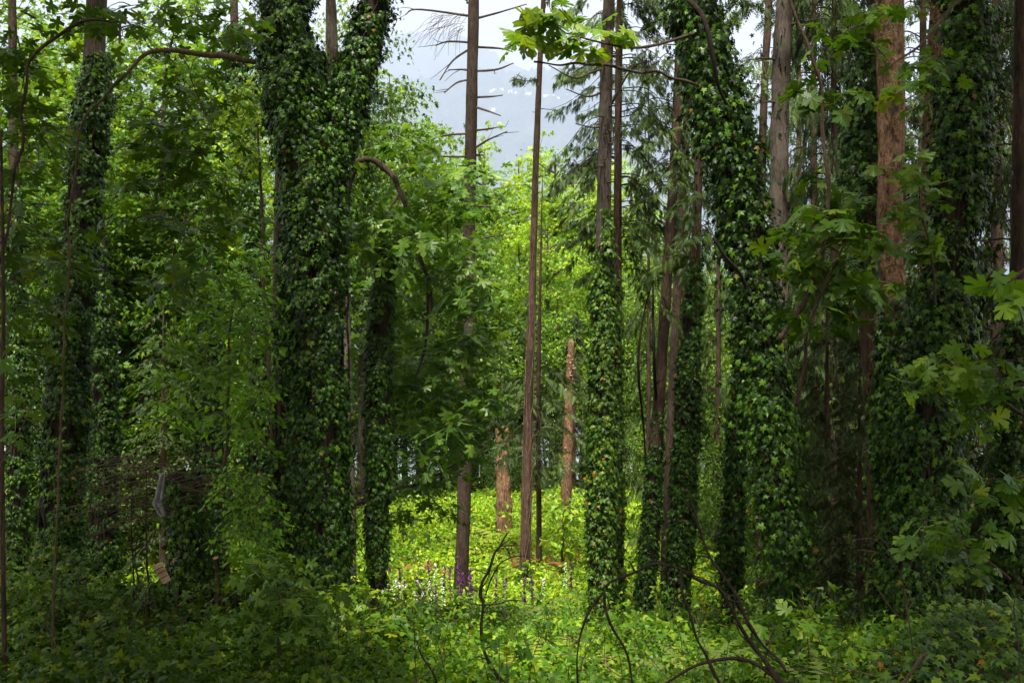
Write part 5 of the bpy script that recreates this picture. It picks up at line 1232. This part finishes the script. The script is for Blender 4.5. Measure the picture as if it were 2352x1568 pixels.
deadwood('pale bare twigs standing before the young cedar by the mound', 8, [(2100, 1500), (2085, 1400), (2070, 1330), (2040, 1260), (2003, 1205)], [6, 6, 5, 4, 2],
  [([(2070, 1330), (2075, 1280), (2060, 1230), (2025, 1215)], [4, 3, 2, 2]), ([(2060, 1300), (2020, 1270), (1970, 1262)], [3, 2, 2]), ([(2085, 1400), (2120, 1350), (2112, 1310)], [4, 3, 2]), ([(2050, 1280), (2010, 1240), (1960, 1236)], [3, 2, 1.5]), ([(2090, 1430), (2050, 1400), (2000, 1330)], [4, 3, 2])], 807, mat='twig', root=True)
deadwood('reddish bare twig slanting up behind the ivy mound', 8.4, [(2240, 1420), (2252, 1380), (2262, 1330)], [5, 4, 2], [], 808, mat='twig', root=True)
deadwood('thin bare stems at the right end of the ivy mound', 7, [(2345, 1560), (2338, 1450), (2326, 1390), (2340, 1340)], [5, 5, 4, 2], [([(2330, 1410), (2300, 1360), (2270, 1330)], [3, 2, 2]), ([(2338, 1470), (2322, 1420), (2330, 1400)], [3, 2, 2])], 809, mat='twig', root=True)
deadwood('thin pale bare stem leaning at the left edge of the thicket', 8, [(0, 1090), (30, 1010), (60, 950), (85, 850), (80, 760)], [5, 4, 3, 3, 2], [([(60, 950), (40, 900), (0, 860)], [3, 2, 2]), ([(70, 900), (90, 880), (100, 860)], [2, 2, 1])], 810, mat='twig')
deadwood('dry brown stems in the thicket below the tilted board', 10, [(380, 1500), (430, 1420), (445, 1360)], [4, 3, 2], [([(420, 1440), (400, 1400), (385, 1395)], [3, 2, 2])], 811, mat='twig', root=True)
for i, (u, v0, v1, D, lab) in enumerate([(300, 1340, 1120, 13, 'thin upright dark sapling stem left of the ivy-covered stub'), (336, 1340, 1080, 12.6, 'slim dark sapling stem touching the hanging grey cloth'), (312, 1345, 1230, 12, 'forked brown sapling foot beside the tilted board')]):
    deadwood(lab, D, [(u + 6, v0), (u, (v0 + v1) / 2), (u + 4, v1)], [9, 6, 3], [([(u, (v0 + v1) / 2), (u - 30, (v0 + v1) / 2 - 40)], [3, 2]), ([(u + 2, (v0 + v1) / 2 - 20), (u + 34, (v0 + v1) / 2 - 50)], [3, 2])], 815 + i, 'sapling', root=True)

# ivy-covered stub with dry boughs, torn cloth, board, cut post
DS = 13.5
o, tr, c = hero('broken ivy-covered stub under a tangle of dry grey boughs', DS, [(425, 1345), (422, 1250), (410, 1150), (402, 1085)], [46, 44, 40, 30], 'bark_dark', name='ivy_stump', cat='stump', seed=821)
add_ivy(o, DS, [(428, 1340), (430, 1260), (415, 1170), (402, 1095)], [96, 104, 92, 60], 822, hang=.22, bulge=.13, leaf=.095)
rng = rngf(823); g = Geo()
for k in range(60):
    s = P(rng.uniform(385, 430), rng.uniform(1060, 1210), DS - .2); L = rng.uniform(.5, 1.5); a = rng.choice([rng.uniform(-.5, .4), rng.uniform(2.7, 3.7)])
    e = s + np.array([math.cos(a) * L, rng.uniform(-.5, .2), rng.uniform(-.35, .22)]); m_ = (s + e) / 2 + [0, 0, .10 * L]
    cc = curve([s, m_, e], 10); tube(g, cc, [.007, .003], 4, cap=False)
    for q in range(4):
        s2 = cc[rng.integers(3, 10)]; tube(g, curve([s2, s2 + rng.normal(size=3) * [.14, .06, .09]], 3), [.003, .002], 3, cap=False)
part('dry_boughs', g, 'twig', o)['kind'] = 'stuff'
M['cloth'] = plain_mat('grey_cloth', (0.16, 0.165, 0.18), (0.30, 0.305, 0.33), 14, .85)
g = Geo(); rng = rngf(825); nr_, nc_ = 26, 9
cen = curve([P(a, b, 12.7) for a, b in [(374, 1086), (368, 1120), (365, 1145), (362, 1158), (370, 1172), (377, 1186)]], nr_)
wd = np.interp(np.linspace(0, 1, nr_), [0, .15, .4, .6, .7, .85, 1], px([12, 16, 15, 18, 10, 14, 3], 12.7))
t_ = np.linspace(-1, 1, nc_)
V = cen[:, None, :] + np.stack([t_[None] * wd[:, None], .035 * np.sin(t_[None] * 5 + np.linspace(0, 5, nr_)[:, None]) + .02 * t_[None], .02 * np.sin(t_[None] * 3 + np.linspace(0, 9, nr_)[:, None])], -1)
i_ = (np.arange(nr_ - 1)[:, None] * nc_ + np.arange(nc_ - 1)[None]).ravel()
tri = np.concatenate([np.stack([i_, i_ + 1, i_ + nc_ + 1], -1), np.stack([i_, i_ + nc_ + 1, i_ + nc_], -1)])
g.add(V.reshape(-1, 3), tri); ob = solo('torn_cloth', g, 'cloth', 'torn strip of grey cloth hanging on the ivy-covered stub', 'cloth', smooth=True, org=tuple(cen[0]))
sm = ob.modifiers.new('thickness', 'SOLIDIFY'); sm.thickness = .006
M['board'] = plain_mat('weathered_board', (0.22, 0.15, 0.095), (0.36, 0.27, 0.18), 7, .85)
def block(g, c, ax, ay, az, bev=.12):
    """box with chamfered long edges: centre, three half-axis vectors"""
    c, ax, ay, az = (np.asarray(q, float) for q in (c, ax, ay, az)); ring = []
    for sx, sy in ((1, 1 - bev), (1 - bev, 1), (-1 + bev, 1), (-1, 1 - bev), (-1, -1 + bev), (-1 + bev, -1), (1 - bev, -1), (1, -1 + bev)):
        ring.append(c + ax * sx + ay * sy)
    ring = np.array(ring); v_ = np.vstack([ring - az, ring + az, [c - az, c + az]]); k = np.arange(8); k2 = (k + 1) % 8
    g.add(v_, np.vstack([np.stack([k, k2, k2 + 8], -1), np.stack([k, k2 + 8, k + 8], -1), np.stack([k2, k, 0 * k + 16], -1), np.stack([k + 8, k2 + 8, 0 * k + 17], -1)]))
g = Geo(); p = P(372, 1315, 11.5); a = R(28)
block(g, p, np.array([math.cos(a), .25, math.sin(a)]) * px(18, 11.5), np.array([-.1, .02, .05]) * .12, np.array([-math.sin(a), .05, math.cos(a)]) * px(44, 11.5))
o = thing('board', 'short weathered board leaning tilted in the dark thicket', 'board', (p[0], p[1], p[2] - .2)); part('plank', g, 'board', o)
g = Geo()
for f in (-.45, .1, .55):
    q = p + np.array([-math.sin(a), .05, math.cos(a)]) * px(44, 11.5) * f + [0, -.028, 0]
    block(g, q, np.array([math.cos(a), .25, math.sin(a)]) * px(19, 11.5), [0, .004, 0], np.array([-math.sin(a), 0, math.cos(a)]) * .004)
part('dark_wire', g, 'bark_dark', o)['kind'] = 'stuff'
o, tr, c = hero('dark cut post with a pale sawn top in the thicket', 12.5, [(500, 1330), (498, 1300), (496, 1282)], [13, 12, 12], 'bark_dark', name='cut_post', cat='post', seed=828, n=14)
M['sawn'] = plain_mat('sawn_wood', (0.26, 0.13, 0.075), (0.40, 0.23, 0.14), 30, .8)
g = Geo(); e = c[-1]; tube(g, [e - [0, 0, .004], e + [0, -.006, .012]], [px(11.5, 12.5), px(11, 12.5)], 16); part('sawn_top', g, 'sawn', o)

# houses on the far hill
M['house_wall'] = plain_mat('pale_render', (0.70, 0.70, 0.68), (0.82, 0.81, 0.79), .2, .8)
M['house_roof'] = plain_mat('grey_roof', (0.20, 0.20, 0.21), (0.32, 0.31, 0.31), .2, .8)
hs = thing('house', 'x', 'house', (0, 0, 0)); g = Geo(); block(g, (0, 0, 0), (9, 0, 0), (0, 6, 0), (0, 0, 9), .01); part('wall', g, 'house_wall', hs)
g = Geo(); v_ = [(-10, -7, 9.02), (10, -7, 9.02), (10, 7, 9.02), (-10, 7, 9.02), (-8, 0, 12.5), (8, 0, 12.5)]
g.add(v_, [(0, 1, 5), (0, 5, 4), (1, 2, 5), (2, 3, 4), (2, 4, 5), (3, 0, 4), (0, 2, 1), (0, 3, 2)]); part('roof', g, 'house_roof', hs)
rng = rngf(840)
HOU = [(1128, 211), (1136, 209), (1143, 213), (1152, 208), (1160, 212), (1172, 214), (1185, 215), (1203, 213), (1211, 217), (1219, 219), (1252, 220), (1262, 224), (1270, 222), (1122, 250), (1133, 254), (1282, 228), (1300, 222), (1318, 230)]
yy = np.linspace(7800, 12480, 260)
for i, (u, v) in enumerate(HOU):
    r_ = (784 - v) / 2352; zz = foothill(np.array([(u - 1176) / 2352 * yy]), np.array([yy]))[0]
    k = int(np.argmin(np.abs(zz / yy - r_))); y = yy[k]
    o = hs if i == 0 else copy_thing(hs, (0, 0, 0))
    o.location = ((u - 1176) / 2352 * y, y - 8, zz[k] + 4); o.rotation_euler = (0, 0, rng.uniform(-.5, .5)); s_ = rng.uniform(1.4, 2.4); o.scale = (s_ * 1.2, s_, s_)
    o['label'] = 'small pale house among the trees of the far hazy hill'; o['group'] = 'houses on the far hill'

# ------------------------------------------------------------------ haze between the wood and the hills
hz = bpy.data.materials.new('haze_air'); hz.use_nodes = True
ht = hz.node_tree; ht.nodes.remove(ht.nodes['Principled BSDF'])
pv = ht.nodes.new('ShaderNodeVolumePrincipled')
pv.inputs['Color'].default_value = (0.60, 0.70, 0.93, 1)
pv.inputs['Density'].default_value = 0.00011
pv.inputs['Anisotropy'].default_value = 0.0
ht.links.new(pv.outputs[0], ht.nodes['Material Output'].inputs['Volume'])
M['haze'] = hz
x0, x1, y0, y1, z0, z1 = -14800, 14800, -70, 17600, -60, 5520
v = [(x, y, z) for z in (z0, z1) for y in (y0, y1) for x in (x0, x1)]
q = [(0, 2, 3, 1), (4, 5, 7, 6), (0, 1, 5, 4), (2, 6, 7, 3), (0, 4, 6, 2), (1, 3, 7, 5)]
solo('haze', Geo().add(v, [t for a, b, c, d in q for t in ((a, b, c), (a, c, d))]), 'haze', kind='stuff')
